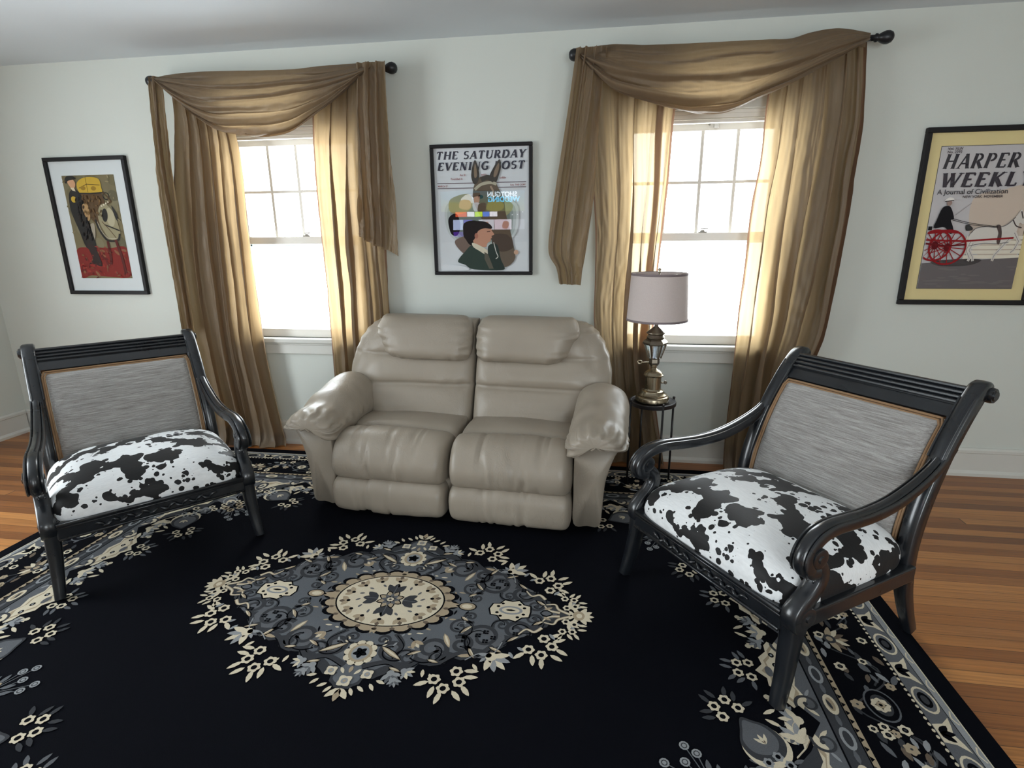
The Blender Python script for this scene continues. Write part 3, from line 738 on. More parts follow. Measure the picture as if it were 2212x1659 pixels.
def panel(name, Lp, Rp, label, group, y0=-.088, nf=6, amp=.026, seed=1.0, mat='curt', hem=(0, 1), thin=None, extra=None, **kw):
    """a hanging curtain panel; hem strips run down both long edges"""
    h = .022
    t = MB(); grid(t, cloth_pts(Lp, Rp, 190, 110, y0, nf, amp, seed, h, 1-h, **kw))
    o = t.build(name, M[mat], None); tag(o, label, 'curtain', group)
    for (a, c) in ((0, h), (1-h, 1)):
        b = MB(); grid(b, cloth_pts(Lp, Rp, 6, 110, y0, nf, amp, seed, a, c, **kw)); b.build('hem', M['hem'], o)
    b = MB(); G = cloth_pts(Lp, Rp, 190, 110, y0-.002, nf, amp, seed, h, 1-h, **kw); grid(b, G[-8:]); b.build('bottom_hem', M[mat], o)
    if extra:
        for a, c in extra:
            b = MB(); grid(b, cloth_pts(Lp, Rp, 12, 110, y0+.006, nf, amp, seed, a, c, **kw)); b.build('doubled_fold', M['hem'], o)
    return o
G1 = 'gold taffeta curtain panels'
panel('curtain', [(-2.495, 2.27), (-2.505, 2.08), (-2.535, 1.90), (-2.585, 1.62), (-2.62, 1.30), (-2.635, .84), (-2.61, .40), (-2.60, .008)],
      [(-2.24, 2.27), (-2.15, 2.08), (-2.108, 1.85), (-2.115, 1.40), (-2.110, .95), (-2.105, .60), (-2.062, .22), (-2.03, .008)],
      'gold taffeta curtain panel left of the left window, puddled on the floor', G1, nf=5.8, amp=.032, seed=1.3, pool=.07)
panel('curtain', [(-1.60, 2.27), (-1.635, 2.0), (-1.648, 1.7), (-1.646, 1.4), (-1.640, 1.05), (-1.645, .60), (-1.645, .30), (-1.64, .008)],
      [(-1.18, 2.27), (-1.22, 1.75), (-1.25, 1.3), (-1.255, .95), (-1.255, .5), (-1.25, .008)],
      'gold taffeta curtain panel right of the left window, behind the sofa', G1, nf=4.8, amp=.030, seed=4.6, mat='curt')
panel('curtain', [(-.11, 2.28), (-.05, 1.85), (-.005, 1.45), (.004, 1.14), (.006, .9), (.04, .6), (.06, .3), (.05, .008)],
      [(.44, 2.28), (.395, 2.0), (.385, 1.66), (.365, 1.32), (.355, 1.1), (.355, .70), (.39, .40), (.445, .10), (.46, .008)],
      'gold taffeta curtain panel left of the right window, behind the lamp', G1, nf=4.4, amp=.023, seed=7.9, mat='sheer', extra=[(.80, .86)])
panel('curtain', [(.86, 2.28), (.842, 2.0), (.840, 1.76), (.815, 1.5), (.812, 1.22), (.805, .95), (.806, .65), (.80, .35), (.80, .008)],
      [(1.285, 2.28), (1.322, 1.95), (1.315, 1.7), (1.318, 1.43), (1.295, 1.02), (1.275, .78), (1.21, .54), (1.18, .2), (1.17, .008)],
      'gold taffeta curtain panel right of the right window, behind the right armchair', G1, nf=5.8, amp=.031, seed=11.2, mat='sheer', pool=.04)

def swag(parent, top, bot, nf, seed, bulge=.075, fold=.020, name='swag', env=None, fan=0.0):
    nu, nv = 150, 130; Tp, Bp = cr(top, nu), cr(bot, nu); G = []
    for j in range(nv):
        v = j/(nv-1); row = []
        for i in range(nu):
            u = i/(nu-1); (xt, zt), (xb, zb) = Tp[i], Bp[i]; e = math.sin(PI*u)**.55
            skew = .10*N3(u*2.2, v*1.5, seed)+.04*N3(u*6, v*4, seed)
            vv = min(1, max(0, v+.5*skew*v*(1-v)*4))
            ph = 2*PI*(nf*(v**.85)+.75*N3(u*2.4, v*2.1, seed+5)+(.9+1.6*fan)*(u-.5)*(v-.2)*math.sin(seed)+.25*N3(u*5, v*6, seed+2))
            am = fold*(.25+.75*e)*min(1, v*5)*(.7+.8*N3(u*3, v*3.3, seed+9))
            am *= tab(v, env) if env else 1
            am *= lerp(1, .35+1.1*abs(2*u-1)**1.2, fan)
            x = lerp(xt, xb, vv); z = lerp(zt, zb, vv)
            y = RY-.022-bulge*e*math.sin(min(1, v*1.15)*PI*.62)-am*(math.sin(ph)+.35*math.sin(2.2*ph+.7))-.003*N3(u*30, v*22, seed)
            z += am*.45*math.cos(ph)*(0 if v > .97 else 1)
            row.append((x, y, z))
        G.append(row)
    # the cloth goes up and over the rod, and turns under at its lower edge
    over = [[(x, RY+.016, z-.05+.004*N3(x*30, 1)) for (x, y, z) in G[0]], [(x, RY+.018, z-.01) for (x, y, z) in G[0]], [(x, RY+.004, z+.006) for (x, y, z) in G[0]]]
    under = [[(x, y+.012, z+.004) for (x, y, z) in G[-1]], [(x, y+.022, z+.022+.006*N3(x*20, 3)) for (x, y, z) in G[-1]]]
    return grid(MB(), over+G+under).build(name, M['scarf'], parent)

def tail(parent, Lp, Rp, nf, seed, y0=-.158, amp=.018):
    o = grid(MB(), cloth_pts(Lp, Rp, 110, 90, y0, nf, amp, seed, gather=.8, twist=.5)).build('tail', M['scarf'], parent); return o
sv = empty('scarf_valance', (0, 0, 0), 0, 'gold taffeta scarf swagged over the rod of the left window', 'valance', 'gold scarf valances')
swag(sv, [(-2.57, 2.286), (-2.47, 2.300), (-2.27, 2.306), (-1.925, 2.296), (-1.70, 2.292), (-1.53, 2.300), (-1.29, 2.302), (-1.19, 2.294)],
     [(-2.555, 2.268), (-2.417, 2.15), (-2.283, 2.05), (-2.146, 1.975), (-1.975, 1.945), (-1.826, 1.938), (-1.708, 1.96), (-1.587, 2.03), (-1.436, 2.135), (-1.30, 2.25)], 5.6, 2.3, fold=.024, fan=.8, env=[(0, .5), (.2, 1.1), (.6, 1), (1, 1.1)])
tail(sv, [(-1.318, 2.298), (-1.34, 2.05), (-1.36, 1.74), (-1.378, 1.50), (-1.385, 1.385)], [(-1.150, 2.298), (-1.155, 2.05), (-1.150, 1.80), (-1.138, 1.54), (-1.142, 1.270)], 3.2, 3.1)
tail(sv, [(-2.612, 2.292), (-2.640, 1.95), (-2.655, 1.6), (-2.655, 1.2), (-2.65, .80)], [(-2.520, 2.292), (-2.538, 2.08), (-2.552, 1.85), (-2.555, 1.6), (-2.565, 1.2), (-2.57, .80)], 2.2, 8.3, y0=-.135, amp=.016)
sv = empty('scarf_valance', (0, 0, 0), 0, 'gold taffeta scarf swagged over the rod of the right window', 'valance', 'gold scarf valances')
swag(sv, [(-.118, 2.300), (-.043, 2.316), (.075, 2.322), (.239, 2.310), (.513, 2.306), (.80, 2.304), (.92, 2.302), (1.02, 2.325), (1.14, 2.334), (1.282, 2.306)],
     [(-.118, 2.275), (-.015, 2.174), (.084, 2.092), (.254, 2.025), (.398, 1.985), (.517, 1.963), (.632, 1.968), (.764, 2.02), (.935, 2.09), (1.139, 2.195), (1.282, 2.278)], 4.2, 6.1, fold=.026, env=[(0, .25), (.42, .3), (.58, 1.1), (1, 1.2)])
tail(sv, [(-.125, 2.31), (-.160, 2.05), (-.198, 1.80), (-.240, 1.527), (-.262, 1.30), (-.215, 1.20), (-.198, 1.112)], [(.03, 2.31), (.006, 2.05), (-.004, 1.80), (-.015, 1.58), (-.050, 1.30), (-.068, 1.18), (-.075, 1.106)], 3.1, 5.7)
# ================================================================ framed prints
PCOL = {}
def pm(rgb):
    if rgb not in PCOL: PCOL[rgb] = flat('ink_%d_%d_%d' % rgb, srgb(*rgb), .7, .15)
    return PCOL[rgb]
class Print:
    """a printed sheet: flat ink shapes stacked a fraction of a millimetre apart, in one mesh. u right, v down, 0..1"""
    def __init__(s, w, h): s.w, s.h, s.b, s.mats, s.k, s.m = w, h, MB(), [], 0, 0.0
    def mi(s, c):
        if c not in s.mats: s.mats.append(c)
        return s.mats.index(c)
    def P(s, u, v, k):
        m = s.m; u = max(-m, min(1+m, u)); v = max(-m, min(1+m, v)); return ((u-.5)*s.w, -k*.00006, (.5-v)*s.h)
    def poly(s, c, pts):
        s.k += 1; s.b.add([s.P(u, v, s.k) for u, v in pts], [tuple(range(len(pts)))], s.mi(c)); return s
    def rect(s, c, u0, v0, u1, v1): return s.poly(c, [(u0, v0), (u1, v0), (u1, v1), (u0, v1)])
    def blob(s, c, pts, n=40): return s.poly(c, cr(pts, n, True))
    def ell(s, c, u, v, ru, rv, n=28, rot=0):
        a = s.w/s.h; r = math.radians(rot)
        return s.poly(c, [(u+ru*math.cos(t)*math.cos(r)-rv/a*math.sin(t)*math.sin(r), v+ru*math.cos(t)*math.sin(r)*a+rv*math.sin(t)*math.cos(r)) for t in [2*PI*k/n for k in range(n)]])
    def line(s, c, pts, wd, smooth=0):
        if smooth: pts = cr(pts, smooth)
        a = s.h/s.w; Q = [(u, v*a) for u, v in pts]; Lf, Rt = [], []
        for i, (x, y) in enumerate(Q):
            x0, y0 = Q[max(i-1, 0)]; x1, y1 = Q[min(i+1, len(Q)-1)]; dx, dy = x1-x0, y1-y0; l = math.hypot(dx, dy) or 1
            w_ = wd[i] if isinstance(wd, list) else wd
            Lf.append((x-dy/l*w_/2, (y+dx/l*w_/2)/a)); Rt.append((x+dy/l*w_/2, (y-dx/l*w_/2)/a))
        s.k += 1; vs = [s.P(u, v, s.k) for u, v in Lf+Rt]; n = len(Lf)
        s.b.add(vs, [(i, i+1, n+i+1, n+i) for i in range(n-1)], s.mi(c)); return s
    def ring(s, c, u, v, ru, wd, n=40, asp=1.0):
        a = s.w/s.h
        return s.line(c, [(u+ru*math.cos(2*PI*k/n), v+ru*asp*math.sin(2*PI*k/n)*a) for k in range(n+1)], wd)
    def build(s, name, parent, loc=(0, 0, 0)):
        return s.b.build(name, [pm(c) for c in s.mats], parent, smooth=False, loc=loc)

# hand-drawn roman capitals: strokes (x0,y0,x1,y1,width) and arcs (cx,cy,rx,ry,a0,a1,width)
TK, TN = .17, .075
GL = {
 'A': (.78, [(.06, 0, .40, 1, TN), (.40, 1, .72, 0, TK), (.18, .34, .60, .34, TN)], [], [(.06, 0), (.72, 0)]),
 'C': (.72, [], [(.40, .5, .34, .47, 42, 318, TK)], []),
 'D': (.80, [(.14, 0, .14, 1, TK)], [(.30, .5, .42, .47, -90, 90, TK), ], [(.14, 0), (.14, 1)]),
 'E': (.64, [(.14, 0, .14, 1, TK), (.14, .96, .58, .96, TN), (.14, .53, .48, .53, TN), (.14, .04, .60, .04, TN), (.58, .96, .58, .80, TN), (.60, .04, .60, .22, TN)], [], [(.14, 0), (.14, 1)]),
 'F': (.60, [(.14, 0, .14, 1, TK), (.14, .96, .58, .96, TN), (.14, .53, .46, .53, TN), (.58, .96, .58, .80, TN)], [], [(.14, 0), (.14, 1)]),
 'G': (.80, [(.66, .42, .66, .08, TK), (.46, .42, .74, .42, TN)], [(.42, .5, .36, .47, 45, 320, TK)], []),
 'H': (.84, [(.14, 0, .14, 1, TK), (.70, 0, .70, 1, TK), (.14, .52, .70, .52, TN)], [], [(.14, 0), (.14, 1), (.70, 0), (.70, 1)]),
 'I': (.34, [(.17, 0, .17, 1, TK)], [], [(.17, 0), (.17, 1)]),
 'J': (.46, [(.30, .2, .30, 1, TK)], [(.17, .2, .13, .17, 180, 360, TN)], [(.30, 1)]),
 'K': (.78, [(.14, 0, .14, 1, TK), (.64, 1, .18, .46, TN), (.30, .56, .68, 0, TK)], [], [(.14, 0), (.14, 1), (.64, 1), (.68, 0)]),
 'L': (.62, [(.14, 0, .14, 1, TK), (.14, .04, .58, .04, TN), (.58, .04, .58, .24, TN)], [], [(.14, 0), (.14, 1)]),
 'N': (.86, [(.14, 0, .14, 1, TN), (.14, 1, .70, 0, TK), (.70, 0, .70, 1, TN)], [], [(.14, 0), (.14, 1), (.70, 1)]),
 'O': (.84, [], [(.42, .5, .35, .46, 0, 360, TK)], []),
 'P': (.68, [(.14, 0, .14, 1, TK)], [(.30, .73, .28, .235, -90, 90, .13)], [(.14, 0), (.14, 1)]),
 'R': (.76, [(.14, 0, .14, 1, TK), (.34, .50, .70, 0, TK)], [(.30, .74, .27, .225, -90, 90, .13)], [(.14, 0), (.14, 1), (.70, 0)]),
 'S': (.62, [], [(.32, .735, .22, .225, 35, 270, .13), (.32, .27, .24, .235, -145, 90, .13)], []),
 'T': (.74, [(.37, 0, .37, 1, TK), (.06, .96, .68, .96, TN), (.06, .96, .06, .78, TN), (.68, .96, .68, .78, TN)], [], [(.37, 0)]),
 'U': (.82, [(.14, .3, .14, 1, TK), (.68, .3, .68, 1, TN)], [(.41, .3, .27, .28, 180, 360, .12)], [(.14, 1), (.68, 1)]),
 'V': (.78, [(.10, 1, .42, 0, TK), (.42, 0, .72, 1, TN)], [], [(.10, 1), (.72, 1)]),
 'W': (1.10, [(.08, 1, .34, 0, TK), (.34, 0, .56, .9, TN), (.52, 1, .78, 0, TK), (.78, 0, 1.04, 1, TN)], [], [(.08, 1), (.54, 1), (1.04, 1)]),
 'Y': (.76, [(.08, 1, .38, .46, TK), (.70, 1, .38, .46, TN), (.38, .5, .38, 0, TK)], [], [(.08, 1), (.70, 1), (.38, 0)]),
 "'": (.24, [(.14, 1.02, .10, .78, .12)], [], []), ' ': (.36, [], [], []),
}
def title(p, text, u0, u1, v0, v1, col, shear=.2, bold=1.0, gap=.10):
    """draw TEXT so that it fills u0..u1, v0..v1 of print P"""
    W = sum(GL[c][0]+gap for c in text)-gap; hh = v1-v0; sx = (u1-u0)/W; a = p.h/p.w
    x = 0
    for c in text:
        w, st, ar, sf = GL[c]
        def T(px, py): return (u0+(x+px)*sx+(py-.5)*shear*hh*a, v1-py*hh)
        k = sx*bold
        for x0, y0, x1, y1, wd in st: p.line(col, [T(x0, y0), T(x1, y1)], wd*k)
        for cx, cy, rx, ry, a0, a1, wd in ar:
            n = 18; p.line(col, [T(cx+rx*math.cos(math.radians(lerp(a0, a1, i/n))), cy+ry*math.sin(math.radians(lerp(a0, a1, i/n)))) for i in range(n+1)], [k*wd*(.55+.45*abs(math.cos(math.radians(lerp(a0, a1, i/n))))) for i in range(n+1)])
        for px, py in sf: y_ = .025 if py == 0 else .975; p.line(col, [T(px-.15, y_), T(px+.15, y_)], .05*hh*a)
        x += w+gap
def small(p, parent, text, u, v, size, col, right=False, shear=0.0, k=None):
    """small printed line in plain type"""
    c = bpy.data.curves.new('printed_line', 'FONT'); c.body = text; c.size = size; c.shear = shear; c.offset = .0003
    c.align_x = 'RIGHT' if right else 'LEFT'
    o = bpy.data.objects.new('printed_line', c); me = bpy.data.meshes.new_from_object(o); bpy.data.objects.remove(o)
    vs = [(q.co.x+(u-.5)*p.w, -(p.k+1)*.00006, q.co.y+(.5-v)*p.h) for q in me.vertices]; p.k += 1
    p.b.add(vs, [tuple(f.vertices) for f in me.polygons], p.mi(col)); bpy.data.meshes.remove(me)

def framed(x0, x1, z0, z1, label, fw, matc, mw, rot=0.0):
    """frame with mat board and glass on the back wall; returns (root, print) with the print's opening size"""
    w, h = x1-x0, z1-z0
    t = empty('framed_print', ((x0+x1)/2, 0, (z0+z1)/2), 0, label, 'picture', 'black framed prints on the wall'); t.rotation_euler = (0, rot, 0)
    b = MB(); X, Z, D = w/2, h/2, -.026
    b.box(-X, X, D, 0, Z-fw, Z); b.box(-X, X, D, 0, -Z, -Z+fw); b.box(-X, -X+fw, D, 0, -Z+fw, Z-fw); b.box(X-fw, X, D, 0, -Z+fw, Z-fw)
    b.build('frame', M['frame'], t, False, .003)
    iw, ih = w-2*fw, h-2*fw
    MB().box(-iw/2-.004, iw/2+.004, -.010, -.002, -ih/2-.004, ih/2+.004).build('mat_board', pm(matc), t, False)
    MB().add([(-iw/2-.003, -.0185, -ih/2-.003), (iw/2+.003, -.0185, -ih/2-.003), (iw/2+.003, -.0185, ih/2+.003), (-iw/2-.003, -.0185, ih/2+.003)], [(0, 1, 2, 3)]).build('glass', M['pglass'], t, False)
    return t, Print(iw-2*mw[0], ih-mw[1]-mw[2]), (0, -.0105, (mw[2]-mw[1])/2)

# ---- left: a man beside a horse, yellow box, red ground
t, p, at = framed(-3.550, -2.956, 1.023, 1.894, 'framed print of a man beside a pale horse on red ground, leftmost on the wall', .024, (212, 218, 220), (.082, .086, .082))
OL, DK, BR, TNc, YE, RD, GH = (118, 108, 80), (34, 32, 32), (88, 66, 42), (176, 142, 98), (196, 162, 52), (126, 34, 30), (150, 142, 112)
p.rect(OL, 0, 0, 1, 1)
for k in range(26):
    u, v = random.Random(k).random(), random.Random(k+50).random(); p.ell([(126, 118, 92), (108, 100, 72), (98, 92, 70)][k % 3], u, v*.7, .10, .05, 14, 40)
p.blob(RD, [(0, .72), (.3, .69), (.65, .70), (1, .70), (1.0, .97), (.6, .985), (.2, .97), (0, .99)])
for k in range(30):
    r = random.Random(k*7+1); p.ell([(150, 46, 40), (98, 26, 26), (134, 92, 64)][k % 3], r.random()*.94+.03, .72+.24*r.random(), .05*r.random()+.015, .014, 12, r.random()*60)
p.blob(BR, [(.27, .17), (.5, .15), (.70, .17), (.74, .30), (.66, .43), (.52, .46), (.40, .40), (.31, .30)])
p.blob(YE, [(.28, .07), (.46, .02), (.70, .035), (.73, .12), (.72, .17), (.50, .165), (.30, .165)], 30)
p.line((92, 72, 26), [(.30, .12), (.46, .085), (.71, .095)], .010); p.line((92, 72, 26), [(.46, .02), (.46, .16)], .008); p.ell((150, 118, 34), .38, .12, .05, .02); p.ell((150, 118, 34), .58, .125, .05, .02)
p.line(DK, [(.26, .168), (.50, .172), (.76, .166)], .022)
p.blob(GH, [(.62, .30), (.74, .27), (.86, .34), (.92, .46), (.93, .58), (.84, .63), (.70, .60), (.60, .50), (.56, .40)])
p.ell((176, 168, 140), .80, .40, .08, .09); p.ell(DK, .70, .38, .055, .065, 24, 10); p.blob(DK, [(.86, .29), (.93, .36), (.94, .43), (.90, .42), (.87, .34)])
p.ring(DK, .79, .20, .055, .014); p.line(BR, [(.73, .16), (.86, .24), (.80, .27)], .022, 12)
for k in range(4): p.rect((214, 204, 180), .66+k*.045, .285-k*.012, .685+k*.045, .300-k*.012)
p.line(DK, [(.50, .42), (.54, .52), (.66, .62), (.86, .62), (.92, .56)], .034, 24); p.line((190, 182, 160), [(.53, .44), (.58, .53), (.68, .60), (.84, .605)], .010, 24)
p.line(DK, [(.66, .47), (.80, .50), (.93, .53)], .022, 14); p.line(BR, [(.62, .44), (.74, .52), (.84, .60)], .012, 12)
p.blob((162, 152, 134), [(.36, .48), (.46, .46), (.44, .58), (.36, .66), (.34, .56)])
p.line((84, 28, 26), [(.66, .63), (.66, .80), (.64, .86)], .045, 12); p.line((84, 28, 26), [(.82, .62), (.88, .80), (.90, .95)], .05, 12)
p.blob(DK, [(.09, .17), (.22, .13), (.33, .20), (.34, .32), (.38, .48), (.42, .66), (.38, .72), (.22, .69), (.14, .52), (.06, .33)]); p.blob((44, 30, 30), [(.24, .66), (.38, .68), (.46, .84), (.44, .88), (.28, .85), (.20, .86), (.30, .80)])
p.blob((206, 158, 120), [(.10, .045), (.20, .035), (.25, .07), (.22, .115), (.15, .115)]); p.blob(DK, [(.05, .055), (.10, .01), (.22, .005), (.28, .03), (.22, .04), (.12, .05), (.08, .075)])
p.poly((214, 200, 172), [(.14, .115), (.21, .115), (.23, .15), (.17, .14)]); p.ell(YE, .16, .225, .05, .03, 20); p.blob(TNc, [(.30, .28), (.40, .27), (.42, .38), (.36, .43), (.30, .34)])
for k in range(150):
    r = random.Random(k*31+7); u, v = r.random(), r.random()
    c = [(132, 122, 94), (104, 94, 66), (146, 134, 102)] if v < .68 else [(150, 50, 44), (104, 30, 30), (120, 84, 60), (88, 26, 28)]
    if v < .68 and .05 < u < .95 and not (u > .80 and v < .28): continue
    p.ell(c[k % len(c)], u, v, .012+.03*r.random(), .004+.006*r.random(), 10, r.random()*180)
for k in range(40):
    r = random.Random(k*17+3); p.ell([(104, 80, 52), (76, 56, 36), (122, 96, 64)][k % 3], .34+.34*r.random(), .19+.22*r.random(), .03*r.random()+.008, .006, 10, 60+r.random()*60)
    p.ell([(44, 42, 42), (26, 24, 26), (56, 50, 46)][k % 3], .16+.16*r.random()+.08*(k/40), .22+.40*(k/40), .012, .02, 10, 20)
p.build('print', t, at)

# ---- centre: magazine cover, horse head and a man in a dark green coat
t, p, at = framed(-.965, -.366, 1.154, 1.892, 'framed magazine cover with a brown horse head above the sofa', .020, (206, 209, 212), (.006, .006, .006))
PA, INK = (206, 210, 214), (44, 44, 58)
p.rect(PA, 0, 0, 1, 1)
title(p, 'THE SATURDAY', .02, .975, .018, .080, INK, .22, 1.45, .16); title(p, 'EVENING POST', .035, .965, .105, .168, INK, .22, 1.45, .16)
RDI = (150, 98, 100)
small(p, t, 'An Ill', .27, .215, .016, RDI); small(p, t, 'eekly', .50, .215, .016, RDI); small(p, t, 'Founded A', .17, .245, .016, RDI); small(p, t, 'anklin', .70, .242, .016, RDI)
for v in (.272, .312): p.rect((70, 34, 50), .02, v-.003, .98, v+.002)
small(p, t, '5cts. THE COPY', .975, .300, .013, RDI, True); small(p, t, 'MARCH 26', .025, .300, .013, RDI)
HB, HD, HL = (92, 78, 64), (52, 46, 42), (124, 106, 88)
for q, c in ((1.0, (188, 194, 194)), (.93, (164, 172, 170)), (.85, (136, 146, 142)), (.76, (112, 122, 116))):
    p.blob(c, [(.5+(u-.5)*q, .59+(v-.59)*q) for u, v in [(.12, .44), (.3, .39), (.6, .39), (.86, .43), (.90, .58), (.84, .72), (.62, .79), (.34, .79), (.15, .71), (.09, .57)]])
p.blob((150, 142, 104), [(.16, .40), (.36, .36), (.40, .46), (.28, .52), (.15, .50)]); p.blob((146, 146, 110), [(.56, .44), (.72, .40), (.84, .46), (.76, .54), (.60, .52)])
p.blob(HB, [(.46, .24), (.56, .215), (.64, .24), (.68, .31), (.74, .40), (.76, .52), (.80, .64), (.84, .78), (.86, .90), (.76, .97), (.66, .94), (.62, .78), (.52, .60), (.42, .44), (.41, .33)])
p.blob(HD, [(.44, .09), (.47, .15), (.48, .22), (.46, .27), (.42, .28), (.395, .22), (.41, .14)]); p.blob(HL, [(.44, .12), (.455, .17), (.455, .22), (.43, .23), (.425, .17)], 24)
p.blob(HD, [(.70, .09), (.715, .15), (.69, .22), (.655, .28), (.61, .28), (.585, .235), (.63, .16)]); p.blob(HL, [(.69, .12), (.695, .16), (.665, .22), (.635, .225), (.65, .17)], 24)
p.line((168, 162, 142), [(.43, .325), (.50, .285), (.60, .272), (.665, .285)], .030, 16); p.line(HD, [(.50, .25), (.57, .23), (.64, .255)], .05, 12)
p.line((150, 128, 108), [(.60, .30), (.63, .35), (.62, .42)], .02, 12); p.ell((24, 20, 20), .49, .385, .03, .016)
p.blob((26, 22, 24), [(.13, .56), (.22, .52), (.26, .62), (.22, .70), (.15, .68)])
p.blob((108, 92, 84), [(.20, .74), (.40, .70), (.44, .80), (.36, .88), (.24, .82)]); p.blob((74, 62, 54), [(.62, .70), (.78, .70), (.84, .80), (.72, .84), (.62, .80)])
p.blob((30, 26, 26), [(.30, .60), (.44, .58), (.50, .66), (.44, .76), (.36, .78), (.30, .70)])
p.blob((176, 130, 108), [(.40, .71), (.42, .655), (.50, .632), (.58, .636), (.605, .662), (.632, .695), (.602, .706), (.606, .722), (.592, .730), (.590, .748), (.555, .768), (.53, .80), (.41, .772)], 52)
p.blob((34, 28, 28), [(.31, .63), (.42, .585), (.54, .59), (.605, .625), (.60, .648), (.53, .642), (.46, .662), (.435, .70), (.40, .742), (.34, .75), (.29, .70)]); p.ell((156, 104, 88), .435, .705, .020, .023); p.line((90, 60, 54), [(.552, .672), (.59, .668)], .008)
p.blob((50, 62, 56), [(.22, .92), (.30, .84), (.40, .78), (.54, .85), (.66, .93), (.72, .995), (.40, .99), (.30, .95)], 44); p.blob((44, 54, 50), [(.56, .80), (.66, .78), (.70, .90), (.74, .99), (.60, .97)])
p.blob((196, 188, 168), [(.385, .765), (.44, .775), (.55, .825), (.54, .865), (.46, .83), (.40, .80)]); p.poly((88, 84, 74), [(.52, .84), (.56, .86), (.62, .985), (.57, .985), (.52, .90)])
p.line((196, 196, 190), [(.625, .76), (.65, .84), (.67, .88), (.645, .90)], .008, 14)
p.ell((182, 150, 128), .87, .845, .025, .02); p.blob(PA, [(.05, .95), (.22, .955), (.34, .98), (.30, 1.0), (.05, 1.0)])
p.build('print', t, at)

# ---- right: magazine cover, red-wheeled cart and white horse
t, p, at = framed(1.660, 2.292, .996, 1.893, 'framed magazine cover with a red cart and white horse, rightmost on the wall', .026, (224, 206, 148), (.060, .066, .062))
p.m = .006; p.rect((38, 34, 40), -.006, -.004, 1.006, 1.004); p.m = 0; p.rect((196, 192, 194), 0, 0, 1, 1)
p.blob((206, 188, 172), [(.42, .36), (.7, .30), (1, .30), (1, .74), (.6, .76), (.45, .60)])
title(p, "HARPER'S", .06, .985, .052, .150, (28, 20, 34), .20, 1.45, .17); title(p, 'WEEKLY', .055, .985, .180, .276, (34, 20, 38), .20, 1.45, .17)
small(p, t, 'Vol. XLIV', .06, .024, .018, (60, 52, 60)); small(p, t, 'No. 2293', .06, .046, .018, (60, 52, 60)); 
small(p, t, 'A Journal of Civilization', .03, .325, .0345, (40, 34, 44)); small(p, t, 'NEW YORK  NOVEMBER', .30, .352, .017, (60, 50, 56))
GY, WH, RE, BK = (96, 88, 90), (214, 208, 200), (138, 26, 32), (24, 22, 26)
for k in range(5): p.rect((226, 218, 200), .42, .62+k*.034, 1, .646+k*.034)
p.poly(GY, [(0, .815), (.30, .80), (1, .775), (1, 1), (0, 1)]); p.blob((52, 44, 46), [(.10, .80), (.40, .785), (.62, .79), (.50, .83), (.20, .835)])
for r in (random.Random(k) for k in range(24)): p.ell((106, 98, 98), r.random(), .84+.15*r.random(), .08*r.random()+.02, .006, 12)
# horse
p.blob(WH, [(.455, .60), (.50, .565), (.60, .555), (.70, .56), (.80, .545), (.86, .51), (.905, .455), (.925, .44), (.96, .47), (.985, .52), (.965, .54), (.93, .53), (.915, .60), (.86, .665), (.74, .675), (.62, .672), (.52, .70), (.455, .69), (.44, .64)], 70)
for L in ([(.50, .67), (.47, .72), (.52, .77), (.53, .80)], [(.47, .66), (.44, .72), (.49, .78), (.48, .80)], [(.86, .64), (.80, .70), (.74, .76), (.73, .80)], [(.90, .60), (.96, .66), (.93, .72), (.90, .74)]): p.line(WH, L, [.045, .035, .028, .026], 0); p.line((120, 112, 112), L, .005)
p.line((110, 104, 106), [(.455, .60), (.50, .565), (.60, .555), (.70, .56), (.80, .545), (.88, .49)], .008, 24); p.line((110, 104, 106), [(.46, .69), (.60, .672), (.74, .675), (.86, .665)], .008, 20)
p.blob(BK, [(.385, .545), (.42, .54), (.465, .565), (.45, .58), (.40, .58)]); p.blob((70, 52, 50), [(.70, .548), (.745, .548), (.775, .62), (.765, .68), (.735, .66), (.735, .60)])
p.line((60, 44, 46), [(.86, .51), (.90, .55), (.96, .565)], .012, 10); p.line((60, 44, 46), [(.925, .45), (.955, .50)], .012)
# driver
p.blob(BK, [(.11, .42), (.17, .405), (.21, .43), (.25, .495), (.22, .505), (.25, .545), (.27, .59), (.23, .60), (.17, .555), (.06, .56), (.075, .50)]); p.blob((150, 128, 120), [(.15, .375), (.19, .37), (.20, .39), (.18, .405), (.155, .40)], 20); p.blob((226, 222, 216), [(.12, .37), (.155, .348), (.20, .35), (.215, .366), (.17, .368)], 24); p.line(BK, [(.125, .375), (.215, .366)], .008)
p.line(BK, [(.24, .495), (.45, .53), (.72, .555)], .006, 12); p.line(BK, [(.24, .505), (.45, .54), (.72, .560)], .006, 12); p.line((150, 146, 148), [(.26, .47), (.40, .39)], .006)
# cart
p.rect(BK, .0, .548, .04, .575); p.blob(RE, [(.0, .60), (.10, .575), (.24, .575), (.32, .60), (.20, .595), (.06, .60)], 24); p.line(RE, [(0, .645), (.40, .655), (.90, .635)], .020)
for cx, cy, r in ((.235, .70, .19), (.10, .685, .17)):
    p.ring(RE, cx, cy, r, .020, 48)
    for k in range(14):
        a = 2*PI*k/14+.1; q = p.w/p.h; p.line(RE, [(cx, cy), (cx+r*math.cos(a), cy+r*math.sin(a)*q)], .009)
    p.ell((90, 16, 22), cx, cy, .035, .030)
p.line((96, 18, 24), [(0, .67), (.22, .69), (.42, .68)], .018)
p.build('print', t, at)

